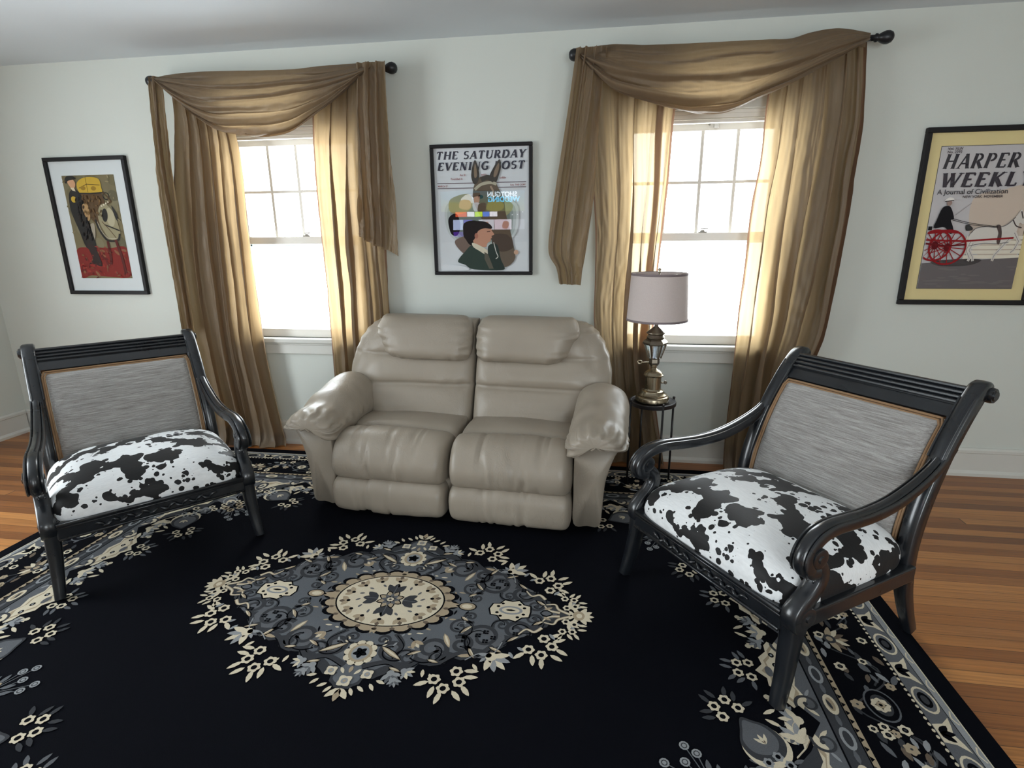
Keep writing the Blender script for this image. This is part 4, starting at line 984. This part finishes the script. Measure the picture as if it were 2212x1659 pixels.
# ================================================================ television on the wall behind the camera (mirrored in the middle picture)
SCR = {}
def em(rgb, k):
    if (rgb, k) not in SCR: SCR[(rgb, k)] = emit('screen_%d_%d_%d_%g' % (rgb+(k,)), srgb(*rgb), k)
    return SCR[(rgb, k)]
tv = empty('television', (-1.765, YF+.006, 1.700), PI, 'wall-mounted television showing a streaming menu, seen only as a reflection', 'television')
TW, TH_ = 1.37, .77
MB().box(-TW/2-.012, TW/2+.012, -.045, 0, -TH_/2-.012, TH_/2+.012).build('case', M['frame'], tv, False, .004)
sb = MB(); smats = []; kk = [0]
def sp(rgb, k, pts):
    m = em(rgb, k); kk[0] += 1
    if m not in smats: smats.append(m)
    sb.add([((u-.5)*TW, -.0455-kk[0]*.0001, (.5-v)*TH_) for u, v in pts], [tuple(range(len(pts)))], smats.index(m))
def sr(rgb, k, u0, v0, u1, v1): sp(rgb, k, [(u0, v0), (u1, v0), (u1, v1), (u0, v1)])
def sbl(rgb, k, pts): sp(rgb, k, cr(pts, 40, True))
sr((6, 8, 12), 1, 0, 0, 1, 1)
for j in range(10):
    f = j/9; c = (int(lerp(60, 150, f)), int(lerp(140, 168, f)), int(lerp(165, 96, f))); sr(c, 3.2, 0.02, j*.04, 1, j*.04+.0405)
sbl((40, 130, 150), 3.5, [(.55, .0), (.9, .0), (.98, .14), (.8, .2), (.6, .16)]); sbl((196, 200, 90), 4.5, [(.28, .22), (.42, .2), (.46, .36), (.34, .40), (.26, .34)]); sbl((150, 160, 80), 3, [(.74, .26), (.92, .22), (.98, .34), (.84, .38)])
sbl((220, 228, 236), 9, [(.58, .10), (.68, .06), (.76, .16), (.72, .24), (.60, .22)]); sbl((214, 176, 130), 7, [(.66, .18), (.76, .18), (.78, .32), (.68, .36), (.64, .28)])
sbl((30, 22, 22), 2, [(.54, .04), (.62, .05), (.62, .12), (.54, .12)]); sbl((206, 160, 136), 7, [(.54, .11), (.60, .12), (.60, .22), (.55, .23)]); sbl((230, 232, 238), 7, [(.54, .24), (.62, .24), (.61, .38), (.56, .38)]); sbl((20, 20, 24), 1, [(.47, .24), (.55, .26), (.56, .40), (.48, .40)])
for u0, u1, c in ((.336, .425, (236, 236, 244)), (.43, .505, (60, 120, 220)), (.51, .60, (190, 230, 40)), (.605, .69, (240, 240, 246)), (.695, .83, (226, 92, 50))): sr(c, 14, u0, .405, u1, .50)
for u0, u1, c in ((.02, .16, (110, 110, 116)), (.17, .37, (216, 200, 214)), (.375, .555, (206, 208, 220)), (.63, .735, (70, 50, 190)), (.74, .86, (190, 204, 240))): sr(c, 12, u0, .56, u1, .76)
sr((80, 40, 150), 11, .74, .80, .86, .90); sbl((214, 150, 136), 7, [(.20, .62), (.26, .60), (.28, .72), (.22, .74)]); sbl((206, 140, 120), 7, [(.44, .62), (.50, .62), (.51, .74), (.45, .74)])
for u in (.17, .27, .37): sr((170, 170, 176), 5, u-.08, .895, u, .905)
for u, v in ((.04, .42), (.10, .47), (.16, .47)): sbl((230, 230, 236), 8, [(u, v-.012), (u+.008, v), (u, v+.012), (u-.008, v)])
def stext(body, u, v, size, rgb, k):
    c = bpy.data.curves.new('t', 'FONT'); c.body = body; c.size = size; c.offset = .003
    o = bpy.data.objects.new('t', c); me = bpy.data.meshes.new_from_object(o); bpy.data.objects.remove(o); m = em(rgb, k); kk[0] += 1
    if m not in smats: smats.append(m)
    sb.add([(q.co.x+(u-.5)*TW, -.0455-kk[0]*.0001, q.co.y+(.5-v)*TH_) for q in me.vertices], [tuple(f.vertices) for f in me.polygons], smats.index(m)); bpy.data.meshes.remove(me)
stext('SHOTGUN', .105, .115, .098, (226, 242, 252), 15); stext('WEDDING', .075, .215, .105, (90, 205, 250), 15)
sb.build('screen', smats, tv, False)
# ================================================================ rug with a floral medallion, border bands and corner sprays
RA, RB, RZ = 1.893, 1.418, .0085
RC = (-.750, -1.571)
BLK, NVY, DG, MG, BG, LG, CR, TA, BR_ = range(9)
rmats = [m_rug('rug_black', (.0032, .0036, .0058, 1)), m_rug('rug_navy', (.003, .0033, .005, 1)), m_rug('rug_charcoal', (.045, .047, .052, 1)), m_rug('rug_grey', (.11, .115, .125, 1)), m_rug('rug_blue_grey', (.112, .121, .134, 1)),
         m_rug('rug_light_grey', (.26, .27, .28, 1)), m_rug('rug_cream', (.60, .53, .40, 1)), m_rug('rug_tan', (.36, .29, .20, 1)), m_rug('rug_brown', (.13, .10, .075, 1))]
rug = MB()
def slab():
    n = 10; r = .012; pts = []
    for sx, sy, a0 in ((1, 1, 0), (-1, 1, 90), (-1, -1, 180), (1, -1, 270)):
        for k in range(5): a = math.radians(a0+90*k/4); pts.append((sx*(RA-r)+r*math.cos(a), sy*(RB-r)+r*math.sin(a)))
    rug.loft([[(x*s, y*s, z) for x, y in pts] for s, z in ((1, 0), (1, RZ-.003), (.9985, RZ))], BLK)
slab()
LAY = [1]
class Tf:
    """placement: list of (origin, angle, flip_x, flip_y) copies each motif is drawn at"""
    def __init__(s, cps): s.c = cps
    def pts(s, P):
        for (ox, oy, a, fx, fy) in s.c:
            ca, sa = math.cos(a), math.sin(a)
            yield [(ox+(x*fx)*ca-(y*fy)*sa, oy+(x*fx)*sa+(y*fy)*ca) for x, y in P]
def at(tf, x, y, a=0.0, m=1):
    """sub-placement inside every copy of tf"""
    out = []
    for (ox, oy, A, fx, fy) in tf.c:
        ca, sa = math.cos(A), math.sin(A); X, Y = x*fx, y*fy
        s = fx*fy; out.append((ox+X*ca-Y*sa, oy+X*sa+Y*ca, A+math.atan2(math.sin(a)*fy, math.cos(a)*fx), 1, s*m))
    return Tf(out)
def poly(tf, c, P, layer):
    z = RZ+layer*.00009
    for Q in tf.pts(P):
        Q = [(max(-RA, min(RA, x)), max(-RB, min(RB, y))) for x, y in Q]
        rug.add([(x, y, z) for x, y in Q], [tuple(range(len(Q)))], c)
def band(tf, c, P, w, layer, n=0):
    if n: P = cr(P, n)
    z = RZ+layer*.00009; Lf, Rt = [], []
    for i, (x, y) in enumerate(P):
        x0, y0 = P[max(i-1, 0)]; x1, y1 = P[min(i+1, len(P)-1)]; dx, dy = x1-x0, y1-y0; l = math.hypot(dx, dy) or 1
        ww = (w if not isinstance(w, tuple) else lerp(w[0], w[1], i/(len(P)-1)))/2
        Lf.append((x-dy/l*ww, y+dx/l*ww)); Rt.append((x+dy/l*ww, y-dx/l*ww))
    for a, b in zip(tf.pts(Lf), tf.pts(Rt)):
        k = len(a); rug.add([(x, y, z) for x, y in a+b], [(i, i+1, k+i+1, k+i) for i in range(k-1)], c)
def ell(tf, c, x, y, rx, ry, layer, n=16, a=0.0):
    ca, sa = math.cos(a), math.sin(a)
    poly(tf, c, [(x+rx*math.cos(t)*ca-ry*math.sin(t)*sa, y+rx*math.cos(t)*sa+ry*math.sin(t)*ca) for t in [2*PI*k/n for k in range(n)]], layer)
def petal(tf, c, x, y, a, L, W, layer, off=0.0):
    ca, sa = math.cos(a), math.sin(a); P = [(0, 0), (.22*L, W*.40), (.55*L, W*.5), (.85*L, W*.26), (L, 0), (.85*L, -W*.26), (.55*L, -W*.5), (.22*L, -W*.40)]
    poly(tf, c, [(x+(u+off)*ca-v*sa, y+(u+off)*sa+v*ca) for u, v in P], layer)
def flower(tf, x, y, r, layer, n=5, c=CR, c2=NVY, c3=None, a0=0.0):
    for k in range(n): petal(tf, c, x, y, a0+2*PI*k/n, r, r*.95, layer+(k % 2))
    ell(tf, c2, x, y, r*.44, r*.44, layer+2, 10)
    if c3 is not None: ell(tf, c3, x, y, r*.2, r*.2, layer+3, 8)
def scroll(tf, c, x, y, a, r, turns, w, layer, hand=1):
    P = []
    for k in range(28):
        q = k/27; t = a+hand*q*turns*2*PI; rr = r*(1-.78*q); P.append((x+rr*math.cos(t), y+rr*math.sin(t)))
    band(tf, c, P, (w, w*.55), layer); ell(tf, c, P[-1][0], P[-1][1], w*.7, w*.7, layer+1, 10)
def spray(tf, x, y, a, s, layer, c=CR, c2=LG):
    """fan of slim leaves with round blossoms in front of it, pointing along a"""
    for k in range(-3, 4):
        d0 = (.088 if abs(k) < 2 else .070)*s; b = a+k*.46
        petal(tf, c2, x+.012*s*math.cos(a)+d0*math.cos(b)*.72, y+.012*s*math.sin(a)+d0*math.sin(b)*.72, b+.25*(1 if k % 2 else -1), .042*s, .0155*s, layer)
    for d, off in ((.020, .034), (.016, -.030), (.060, .020), (.055, -.026)): flower(tf, x+s*(d*math.cos(a)-off*math.sin(a)), y+s*(d*math.sin(a)+off*math.cos(a)), .0195*s, layer+5, 6, c, NVY)
def lily(tf, x, y, a, s, layer, c=CR, c2=LG):
    for k in (-2, -1, 0, 1, 2): petal(tf, c if k % 2 == 0 else c2, x, y, a+k*.5, .060*s*(1-.07*abs(k)), .02*s, layer+abs(k))
    ell(tf, c, x, y, .016*s, .016*s, layer+4, 10)

Q4 = Tf([(0, 0, 0, 1, 1), (0, 0, 0, -1, 1), (0, 0, 0, 1, -1), (0, 0, 0, -1, -1)])
QX = Tf([(0, 0, 0, 1, 1), (0, 0, 0, -1, 1)]); QY = Tf([(0, 0, 0, 1, 1), (0, 0, 0, 1, -1)]); ONE = Tf([(0, 0, 0, 1, 1)])
def quad_outline(P): return P+[(-x, y) for x, y in P[::-1]]+[(-x, -y) for x, y in P]+[(x, -y) for x, y in P[::-1]]
# ---- medallion
def medallion():
    o = [(.70, .0), (.655, .032), (.625, .045), (.60, .080), (.555, .095), (.535, .135), (.49, .145), (.47, .20), (.41, .22), (.37, .262), (.31, .262), (.27, .305), (.215, .298), (.18, .335), (.125, .330), (.10, .375), (.055, .385), (.035, .425), (.0, .43)]
    sm = []
    for i in range(len(o)-1):
        (x0, y0), (x1, y1) = o[i], o[i+1]; sm += [(x0, y0), ((x0+x1)/2+.006, (y0+y1)/2+.010)]
    poly(ONE, NVY, [(x*1.02, y*1.03) for x, y in quad_outline(sm)], 1)
    poly(ONE, DG, quad_outline(sm), 2)
    poly(ONE, BG, [(x*.93, y*.90) for x, y in quad_outline(sm)], 3)
    # dark lobes with spiralling arms
    for x, y, r, a, h in ((.40, .155, .095, 1.2, 1), (.235, .235, .080, 2.2, -1), (.105, .255, .060, .6, 1), (.51, .105, .060, .4, -1), (.33, .20, .05, 4.0, 1)):
        ell(Q4, MG, x, y, r*.80, r*.62, 4, 22); scroll(Q4, DG, x, y, a, r*.85, 1.35, .021, 6, h); scroll(Q4, NVY, x, y, a+.25, r*.98, .55, .006, 9, h)
        ell(Q4, BG, x, y, r*.20, r*.16, 8, 12)
    for P, w in (([(.03, .345), (.10, .315), (.16, .335), (.21, .29)], .020), ([(.28, .29), (.33, .245), (.39, .25), (.44, .19)], .020), ([(.47, .18), (.52, .115), (.58, .10), (.60, .05)], .018), ([(.09, .18), (.13, .23), (.11, .29)], .018)):
        band(Q4, DG, P, w, 7, 20); band(Q4, NVY, [(x+.007, y+.008) for x, y in P], .004, 8, 20)
    for x, y, r, a, h_ in ((.305, .115, .050, .5, -1), (.165, .285, .042, 3.0, 1), (.335, .055, .032, 1.0, 1), (.055, .215, .030, 2.0, -1), (.455, .085, .034, 2.6, 1), (.565, .040, .034, .8, -1), (.27, .265, .034, 1.9, 1)):
        scroll(Q4, DG, x, y, a, r, 1.25, .013, 7, h_); scroll(Q4, NVY, x, y, a+.2, r*1.12, .5, .004, 9, h_)
    for x, y, a, L_ in ((.345, .105, 2.2, .05), (.43, .20, .4, .05), (.20, .25, 2.6, .045), (.52, .135, 2.4, .045), (.12, .335, .3, .045), (.36, .215, 1.0, .05), (.60, .045, 2.5, .04), (.30, .06, .6, .035), (.235, .285, .2, .04)):
        petal(Q4, NVY, x-.003, y, a, L_*1.12, .017, 10); petal(Q4, TA, x, y, a, L_, .012, 11); petal(Q4, CR, x+.004, y, a, L_*.75, .005, 12)
    # cream scalloped strokes toward the long tips
    for P in ([(.700, .005), (.655, .028), (.640, .055), (.605, .050)], [(.60, .080), (.575, .105), (.545, .095), (.52, .125)], [(.66, .01), (.62, .018), (.60, .042)]): band(Q4, TA, P, (.014, .006), 10, 16); band(Q4, CR, P, (.007, .003), 11, 16)
    # long cream leaves, tulips and small black marks
    petal(Q4, NVY, .060, .245, .55, .105, .026, 9); petal(Q4, TA, .062, .247, .55, .098, .019, 10); petal(Q4, CR, .068, .250, .55, .084, .009, 11)
    petal(Q4, TA, .26, .155, 1.1, .075, .02, 10); petal(Q4, CR, .263, .16, 1.1, .06, .009, 11); petal(Q4, TA, .33, .255, -.2, .06, .016, 10)
    for x, y in ((.165, .205), ):
        for k in (-1, 0, 1): petal(Q4, TA if k else CR, x, y, .9+k*.55, .040, .017, 10+abs(k))
        band(Q4, NVY, [(x-.018, y-.012), (x, y)], .006, 10)
    rr = random.Random(5)
    for k in range(16):
        a = rr.uniform(.1, 1.45); r = rr.uniform(.215, .30); x, y = 1.18*r*math.cos(a), .92*r*math.sin(a)
        petal(Q4, (NVY, LG, CR, TA)[k % 4], x, y, rr.uniform(0, 6.3), rr.uniform(.016, .030), .008, 9)
    for x, y in ((.40, .165), (.425, .145), (.37, .140), (.395, .12), (.50, .115)):
        for dx, dy in ((0, 0), (.011, 0), (0, .010), (.011, .010)): poly(Q4, NVY, [(x+dx, y+dy), (x+dx+.009, y+dy), (x+dx+.009, y+dy+.008), (x+dx, y+dy+.008)], 12)
    band(Q4, LG, [(.36, .27), (.40, .235), (.45, .225), (.47, .17)], .004, 12, 20)
    # cream cartouches at both ends with dark dots
    for s in (1, ):
        P = [(.395, 0), (.405, .03), (.43, .033), (.445, .055), (.475, .050), (.50, .058), (.52, .035), (.545, .03), (.548, 0)]
        poly(QX, NVY, [(x+(x-.47)*.08, y*1.12) for x, y in P+[(x, -y) for x, y in P[::-1]]], 12); poly(QX, CR, P+[(x, -y) for x, y in P[::-1]], 13)
        ell(QX, LG, .475, 0, .045, .024, 14, 18); ell(QX, CR, .475, 0, .034, .016, 15, 16); petal(QX, NVY, .455, 0, 0, .04, .010, 16)
        for x, y in ((.425, .018), (.44, .036), (.505, .036), (.525, .018)): ell(Q4, NVY, x, y, .007, .006, 14, 10)
        ell(QX, NVY, .308, 0, .036, .024, 12, 18); ell(QX, TA, .308, 0, .031, .020, 13, 18); ell(QX, CR, .306, 0, .020, .012, 14, 14)
    petal(QX, NVY, .585, 0, 0, .05, .04, 12); petal(QX, MG, .59, 0, 0, .04, .026, 13); petal(Q4, TA, .60, .02, .5, .035, .012, 13)
    # rosettes above and below
    ell(QY, NVY, 0, .285, .054, .058, 12, 22); 
    for k in range(10): ell(QY, CR, .042*math.cos(2*PI*k/10), .285+.045*math.sin(2*PI*k/10), .016, .015, 13, 10)
    ell(QY, TA, 0, .285, .040, .043, 14, 20); ell(QY, LG, 0, .285, .030, .033, 15, 18)
    for k in range(5): petal(QY, NVY, 0, .285, PI/2+2*PI*k/5, .026, .018, 16)
    for x in (.035, ): petal(Q4, CR, x, .355, 2.2, .03, .012, 12)
    petal(QY, TA, 0, .345, PI/2, .03, .014, 12); ell(QY, BG, 0, .395, .045, .028, 4, 16)
    # centre oval
    n = 22
    for c, g, r, ly in ((NVY, 1.06, .024, 13), (TA, 1.0, .021, 14)):
        for k in range(n): a = 2*PI*k/n; ell(ONE, c, .225*g*math.cos(a), .160*g*math.sin(a), r*1.5, r*1.05, ly, 12)
    for k in range(n): a = 2*PI*(k+.5)/n; ell(ONE, BR_, .232*math.cos(a), .165*math.sin(a), .010, .007, 15, 10)
    ell(ONE, NVY, 0, 0, .216, .153, 16, 56); ell(ONE, CR, 0, 0, .210, .148, 17, 56)
    for s in (1, ): poly(QX, TA, [(.235, .018), (.275, .008), (.262, 0), (.275, -.008), (.235, -.018)], 15); poly(QY, TA, [(.016, .165), (.008, .190), (0, .182), (-.008, .190), (-.016, .165)], 15)
    m = 14
    for k in range(m):
        a = 2*PI*(k+.5)/m; x, y = .165*math.cos(a), .115*math.sin(a); t = math.atan2(y*1.4, x)
        for j in (-1, 0, 1): petal(ONE, TA if j else BR_, x, y, t+j*.8, .036, .022, 18+abs(j))
        ell(ONE, NVY, x, y, .008, .007, 20, 10); petal(ONE, MG, x*.84, y*.84, t+PI+.4, .022, .010, 19)
    for a, d in ((0, .095), (PI, .095), (PI/2, .080), (-PI/2, .080)):
        x, y = (d-.045)*math.cos(a), (d-.040)*math.sin(a)
        for j in (-1, 0, 1): petal(ONE, DG, x, y, a+j*.62, .062, .032, 19+abs(j))
        band(ONE, BG, [(x, y), (x+.05*math.cos(a), y+.05*math.sin(a))], .003, 22)
    for k in range(8): petal(ONE, NVY, 0, 0, 2*PI*(k+.5)/8, .056, .032, 23); petal(ONE, TA, 0, 0, 2*PI*(k+.5)/8, .050, .024, 24); petal(ONE, MG, 0, 0, 2*PI*k/8, .036, .018, 25)
    ell(ONE, CR, 0, 0, .014, .012, 26, 12); ell(ONE, DG, 0, 0, .006, .005, 27, 8)
    # blossoms standing out on the black field
    for x, y, a, s in ((.305, .325, 1.05, 1.12), (.575, .150, .75, 1.12), (.665, .060, .25, .80)): spray(Q4, x, y, a, s*1.05, 30, CR, CR)
    lily(Q4, .445, .245, .75, 1.25, 30, CR, LG); lily(Q4, .435, .24, 2.2, .7, 30, LG, MG)
    for k in range(5): petal(QX, CR, .735, 0, (k-2)*.55, .052, .022, 30+abs(k-2))
    ell(QX, TA, .73, 0, .022, .026, 34, 14); ell(QX, CR, .732, 0, .011, .013, 35, 10)
    for y in (.045, ):  lily(Q4, .695, y, .5, .75, 30, CR, LG)
    flower(QY, 0, .410, .027, 30, 4, CR, LG, TA, PI/4); flower(Q4, .062, .375, .023, 30, 4, CR, LG, TA, PI/4)
    for k in (-1, 0, 1): petal(QY, TA if k == 0 else CR, 0, .440, PI/2+k*.75, .052, .022, 31)
    lily(Q4, .135, .360, 1.15, .8, 30, LG, MG); lily(Q4, .175, .345, .5, .7, 30, LG, CR); lily(Q4, .155, .385, 1.2, .55, 30, LG, MG)
    for x, y, a in ((.03, .435, 1.0), (.05, .425, .6), (.085, .41, .9), (.10, .395, .3), (.235, .33, 1.4), (.26, .345, 1.0), (.39, .285, .9), (.50, .215, 1.0), (.525, .19, .5), (.63, .11, .9), (.61, .125, 1.3)): petal(Q4, CR if x < .4 else LG, x, y, a, .034, .013, 31)
medallion()

# ---- border bands; s runs along a side, t inward from the outer edge
def side_frames():
    # (name, half length, frame) for the four sides; x of the local frame runs along the side, y inward
    return [(RA, (0, -RB, 0.0)), (RA, (0, RB, PI)), (RB, (RA, 0, PI/2)), (RB, (-RA, 0, -PI/2))]
SID = [Tf([(ox, oy, a, 1, 1)]) for _, (ox, oy, a) in side_frames()]; SL = [l for l, _ in side_frames()]
def strip(t0, t1, c, layer):
    for tf, l in zip(SID, SL): poly(tf, c, [(-l+t0, t0), (l-t0, t0), (l-t1, t1), (-l+t1, t1)], layer)
strip(.062, .148, MG, 1); strip(.062, .0655, CR, 3); strip(.084, .0860, NVY, 4); strip(.0655, .084, LG, 2)
strip(.148, .157, NVY, 2); strip(.157, .160, NVY, 3); strip(.160, .352, NVY, 1); strip(.352, .357, NVY, 2); strip(.357, .372, TA, 2); strip(.372, .376, NVY, 3)
strip(.376, .432, DG, 1); strip(.432, .437, NVY, 3); strip(.437, .520, MG, 1)
for tf, l in zip(SID, SL):
    # lotus guard on grey
    n = int(2*(l-.11)/.118); d = 2*(l-.11)/n
    for k in range(n+1):
        x = -l+.11+k*d
        if k % 2:
            ell(tf, CR, x, .117, .052, .030, 5, 18); ell(tf, MG, x, .117, .044, .024, 6, 16); ell(tf, NVY, x, .117, .030, .017, 7, 14); ell(tf, DG, x, .117, .018, .010, 8, 12)
        else:
            poly(tf, CR, [(x-.058, .090), (x-.035, .116), (x-.030, .146), (x+.030, .146), (x+.035, .116), (x+.058, .090), (x+.03, .096), (x, .106), (x-.03, .096)], 5)
            for j in (-1, 0, 1): petal(tf, NVY, x, .140, -PI/2+j*.75, .040, .020, 7)
        band(tf, CR, [(x+d*.3, .070), (x+d*.5, .079), (x+d*.7, .070)], .004, 5, 8)
    # dotted guards
    n = int(2*(l-.16)/.021)
    for k in range(n):
        x = -l+.165+k*.021; ell(tf, CR, x, .1535, .0065, .0045, 5, 8)
    n = int(2*(l-.365)/.030)
    for k in range(n):
        x = -l+.37+k*.030; poly(tf, NVY, [(x, .3715), (x+.009, .360), (x+.018, .3715)], 5)
    # crowded main band
    L = l-.18; n = int(2*L/.30)
    for k in range(n+1):
        x0 = -L+.13+k*(2*L-.26)/max(1, n); r = random.Random(k*13+int(l*100))
        if k % 2 == 0:
            for j in range(7): petal(tf, (TA, BR_, CR)[j % 3], x0, .300, -PI/2+(j-3)*.42, .066, .022, 10+abs(j-3))
            ell(tf, DG, x0, .296, .022, .020, 16, 14); ell(tf, TA, x0, .296, .012, .011, 17, 10)
        else:
            ell(tf, MG, x0, .255, .062, .046, 8, 26); ell(tf, NVY, x0, .255, .056, .041, 9, 24); ell(tf, DG, x0, .255, .040, .028, 10, 20); flower(tf, x0, .258, .028, 11, 8, CR, TA, NVY)
        for q in range(20):
            x = x0+r.uniform(-.15, .15); y = r.uniform(.174, .342)
            if abs(x-x0) < .066 and .20 < y < .31: x += .075*(1 if x > x0 else -1)
            if abs(x) > l-y-.02: continue
            if q % 3 == 0: flower(tf, x, y, r.uniform(.014, .021), 6, 6, (CR, TA, LG)[q % 2], (NVY, TA)[q % 2], DG)
            else: petal(tf, (MG, DG, LG, BR_, MG)[q % 5], x, y, r.uniform(-.6, .6)+(PI if r.random() < .5 else 0), r.uniform(.032, .055), r.uniform(.013, .021), 4+q % 2)
        band(tf, DG, [(x0-.20, .24), (x0-.12, .20), (x0-.02, .33), (x0+.10, .20), (x0+.2, .24)], .006, 3, 26)
    # inner grey guard with cream blossoms
    n = int(2*(l-.42)/.115); d = 2*(l-.42)/max(1, n)
    for k in range(n+1):
        x = -l+.42+k*d
        ell(tf, LG if k % 2 else CR, x, .404, .038, .019, 5, 16); ell(tf, DG if k % 2 else TA, x, .404, .026, .011, 6, 14)
        if k % 2 == 0: petal(tf, DG, x-.02, .404, .2, .04, .010, 7)
        petal(tf, MG, x+d*.5-.02, .404, 0, .045, .014, 4)
    # scalloped inner edge: cream cartouches, scrolls and sprays reaching into the field
    L = l-.50; n = max(2, int(round(2*L/.36))); d = 2*L/n
    for k in range(n+1):
        x = -L+k*d
        P = [(x-.16, .50), (x-.12, .532), (x-.09, .535), (x-.06, .565), (x-.03, .562), (x, .590), (x+.03, .562), (x+.06, .565), (x+.09, .535), (x+.12, .532), (x+.16, .50), (x+.10, .468), (x+.05, .486), (x, .470), (x-.05, .486), (x-.10, .468)]
        poly(tf, NVY, [(px, py+.007) for px, py in P], 4); poly(tf, CR, P, 5); poly(tf, TA, [(x+(px-x)*.80, .520+(py-.520)*.72) for px, py in P], 6); poly(tf, CR, [(x+(px-x)*.68, .520+(py-.520)*.58) for px, py in P], 7)
        for dx in (-.075, -.03, .03, .075): ell(tf, NVY, x+dx, .520, .011, .009, 8, 10); ell(tf, LG, x+dx, .520, .005, .004, 9, 8)
        ell(tf, MG, x, .548, .022, .012, 8, 14)
        for s in (-1, 1):
            scroll(tf, DG, x+s*.12, .470, PI/2-s*.4, .038, 1.1, .010, 7, s); petal(tf, CR, x+s*.16, .452, PI/2+s*.8, .045, .012, 6); petal(tf, LG, x+s*.06, .45, PI/2-s, .04, .010, 6)
            petal(tf, CR, x+s*.10, .545, PI/2+s*-.5, .05, .016, 8); petal(tf, LG, x+s*.135, .525, PI/2-s*.9, .05, .016, 8)
        spray(tf, x, .548 if l > 1.6 else .590, PI/2, .95, 10, CR, MG)
        if k < n:
            xm = x+d/2
            poly(tf, NVY, [(xm-.055, .50), (xm-.035, .53), (xm, .515), (xm+.035, .53), (xm+.055, .50), (xm, .46)], 9)
            lily(tf, xm, .520, PI/2, .95, 12, CR, LG); lily(tf, xm+.05, .545, PI/2-.5, .7, 12, LG, MG); lily(tf, xm-.05, .545, PI/2+.5, .7, 12, LG, MG)
            for s in (-1, 1): petal(tf, CR, xm+s*.03, .575, PI/2+s*.5, .045, .014, 12); ell(tf, CR, xm+s*.075, .585, .010, .010, 12, 9)
# ---- corner pieces: grey cartouches facing the field, with sprays
CN = Tf([(RA, RB, PI, 1, 1), (-RA, RB, 0, 1, -1), (RA, -RB, PI, 1, -1), (-RA, -RB, 0, 1, 1)])
def corner():
    o = [(.52, .95), (.57, .90), (.60, .84), (.655, .82), (.66, .76), (.71, .73), (.72, .70)]
    P = [(.50, .50), (.50, .98)]+o+[(y, x) for x, y in o[::-1]]+[(.98, .50)]
    poly(CN, NVY, [(x+.008, y+.008) for x, y in P], 13); poly(CN, DG, P, 14)
    poly(CN, CR, [(.50+(x-.50)*.86, .50+(y-.50)*.88) for x, y in P], 15); poly(CN, TA, [(.50+(x-.50)*.74, .50+(y-.50)*.78) for x, y in P], 16); poly(CN, MG, [(.50+(x-.50)*.66, .50+(y-.50)*.70) for x, y in P], 17)
    for m in (1, -1):
        def R(x, y): return (x, y) if m == 1 else (y, x)
        def A(a): return a if m == 1 else PI/2-a
        x, y = R(.555, .66); scroll(CN, DG, x, y, A(1.0), .06, 1.3, .014, 19, m); scroll(CN, CR, x, y, A(1.3), .047, .9, .007, 21, m)
        x, y = R(.54, .80); ell(CN, DG, x, y, .030, .045, 19, 18); ell(CN, CR, x, y, .018, .03, 20, 16); ell(CN, MG, x, y, .008, .016, 21, 12)
        for q in range(5): x, y = R(.515+.012*q, .58+.07*q); ell(CN, NVY, x, y, .010, .009, 22, 10); ell(CN, LG, x, y, .005, .004, 23, 8)
        x, y = R(.605, .87); spray(CN, x, y, A(1.05), .8, 22, LG, MG)
        x, y = R(.70, .78); spray(CN, x, y, A(1.0), .9, 26, CR, MG)
        x, y = R(.645, .965); P_ = [(-.055, -.035), (-.02, -.062), (.03, -.060), (.058, -.02), (.050, .03), (.040, .072), (.01, .066), (-.03, .052), (-.062, .01)]
        P_ = cr(P_, 36, True); poly(CN, CR, [R(.645+u*1.08-.006, .965+v*1.08-.012) for u, v in P_], 24); poly(CN, DG, [R(.645+u, .965+v) for u, v in P_], 25); poly(CN, MG, [R(.645+u*.78+.004, .965+v*.78+.006) for u, v in P_], 26)
        for k in (-1, 0, 1): petal(CN, CR, *R(.635, .955), A(1.05+k*.6), .034, .010, 27)
        x, y = R(.700, 1.035); spray(CN, x, y, A(1.0), 1.0, 28, CR, DG)
        x, y = R(.54, .985); lily(CN, x, y, A(1.2), 1.0, 26, CR, LG)
        x, y = R(.66, .83); lily(CN, x, y, A(.95), .8, 26, LG, MG)
    poly(CN, CR, [(.60, .60), (.66, .62), (.70, .70), (.62, .66)], 22); poly(CN, MG, [(.655, .735), (.70, .76), (.755, .75), (.80, .80), (.75, .755), (.76, .70), (.735, .655)], 24)
    ell(CN, LG, .735, .735, .050, .036, 25, 18, PI/4); ell(CN, MG, .735, .735, .042, .029, 26, 18, PI/4)
    for k in (-1, 0, 1): petal(CN, CR, .725, .725, PI/4+k*.6, .04, .012, 27)
    spray(CN, .775, .775, PI/4, 1.0, 28, TA, MG)
    for k, (x, y) in enumerate(((.83, .90), (.865, .87), (.90, .83), (.86, .92), (.92, .86))):
        band(CN, MG, [(.80, .80), (x, y)], .003, 24); ell(CN, LG, x, y, .014, .014, 25, 10); ell(CN, DG, x, y, .009, .009, 26, 9); ell(CN, LG, x, y, .006, .006, 27, 8)
corner()
ro = rug.build('area_rug', rmats, None, smooth=False, loc=(RC[0], RC[1], 0))
tag(ro, 'black area rug with a grey and cream floral medallion and border', 'rug')
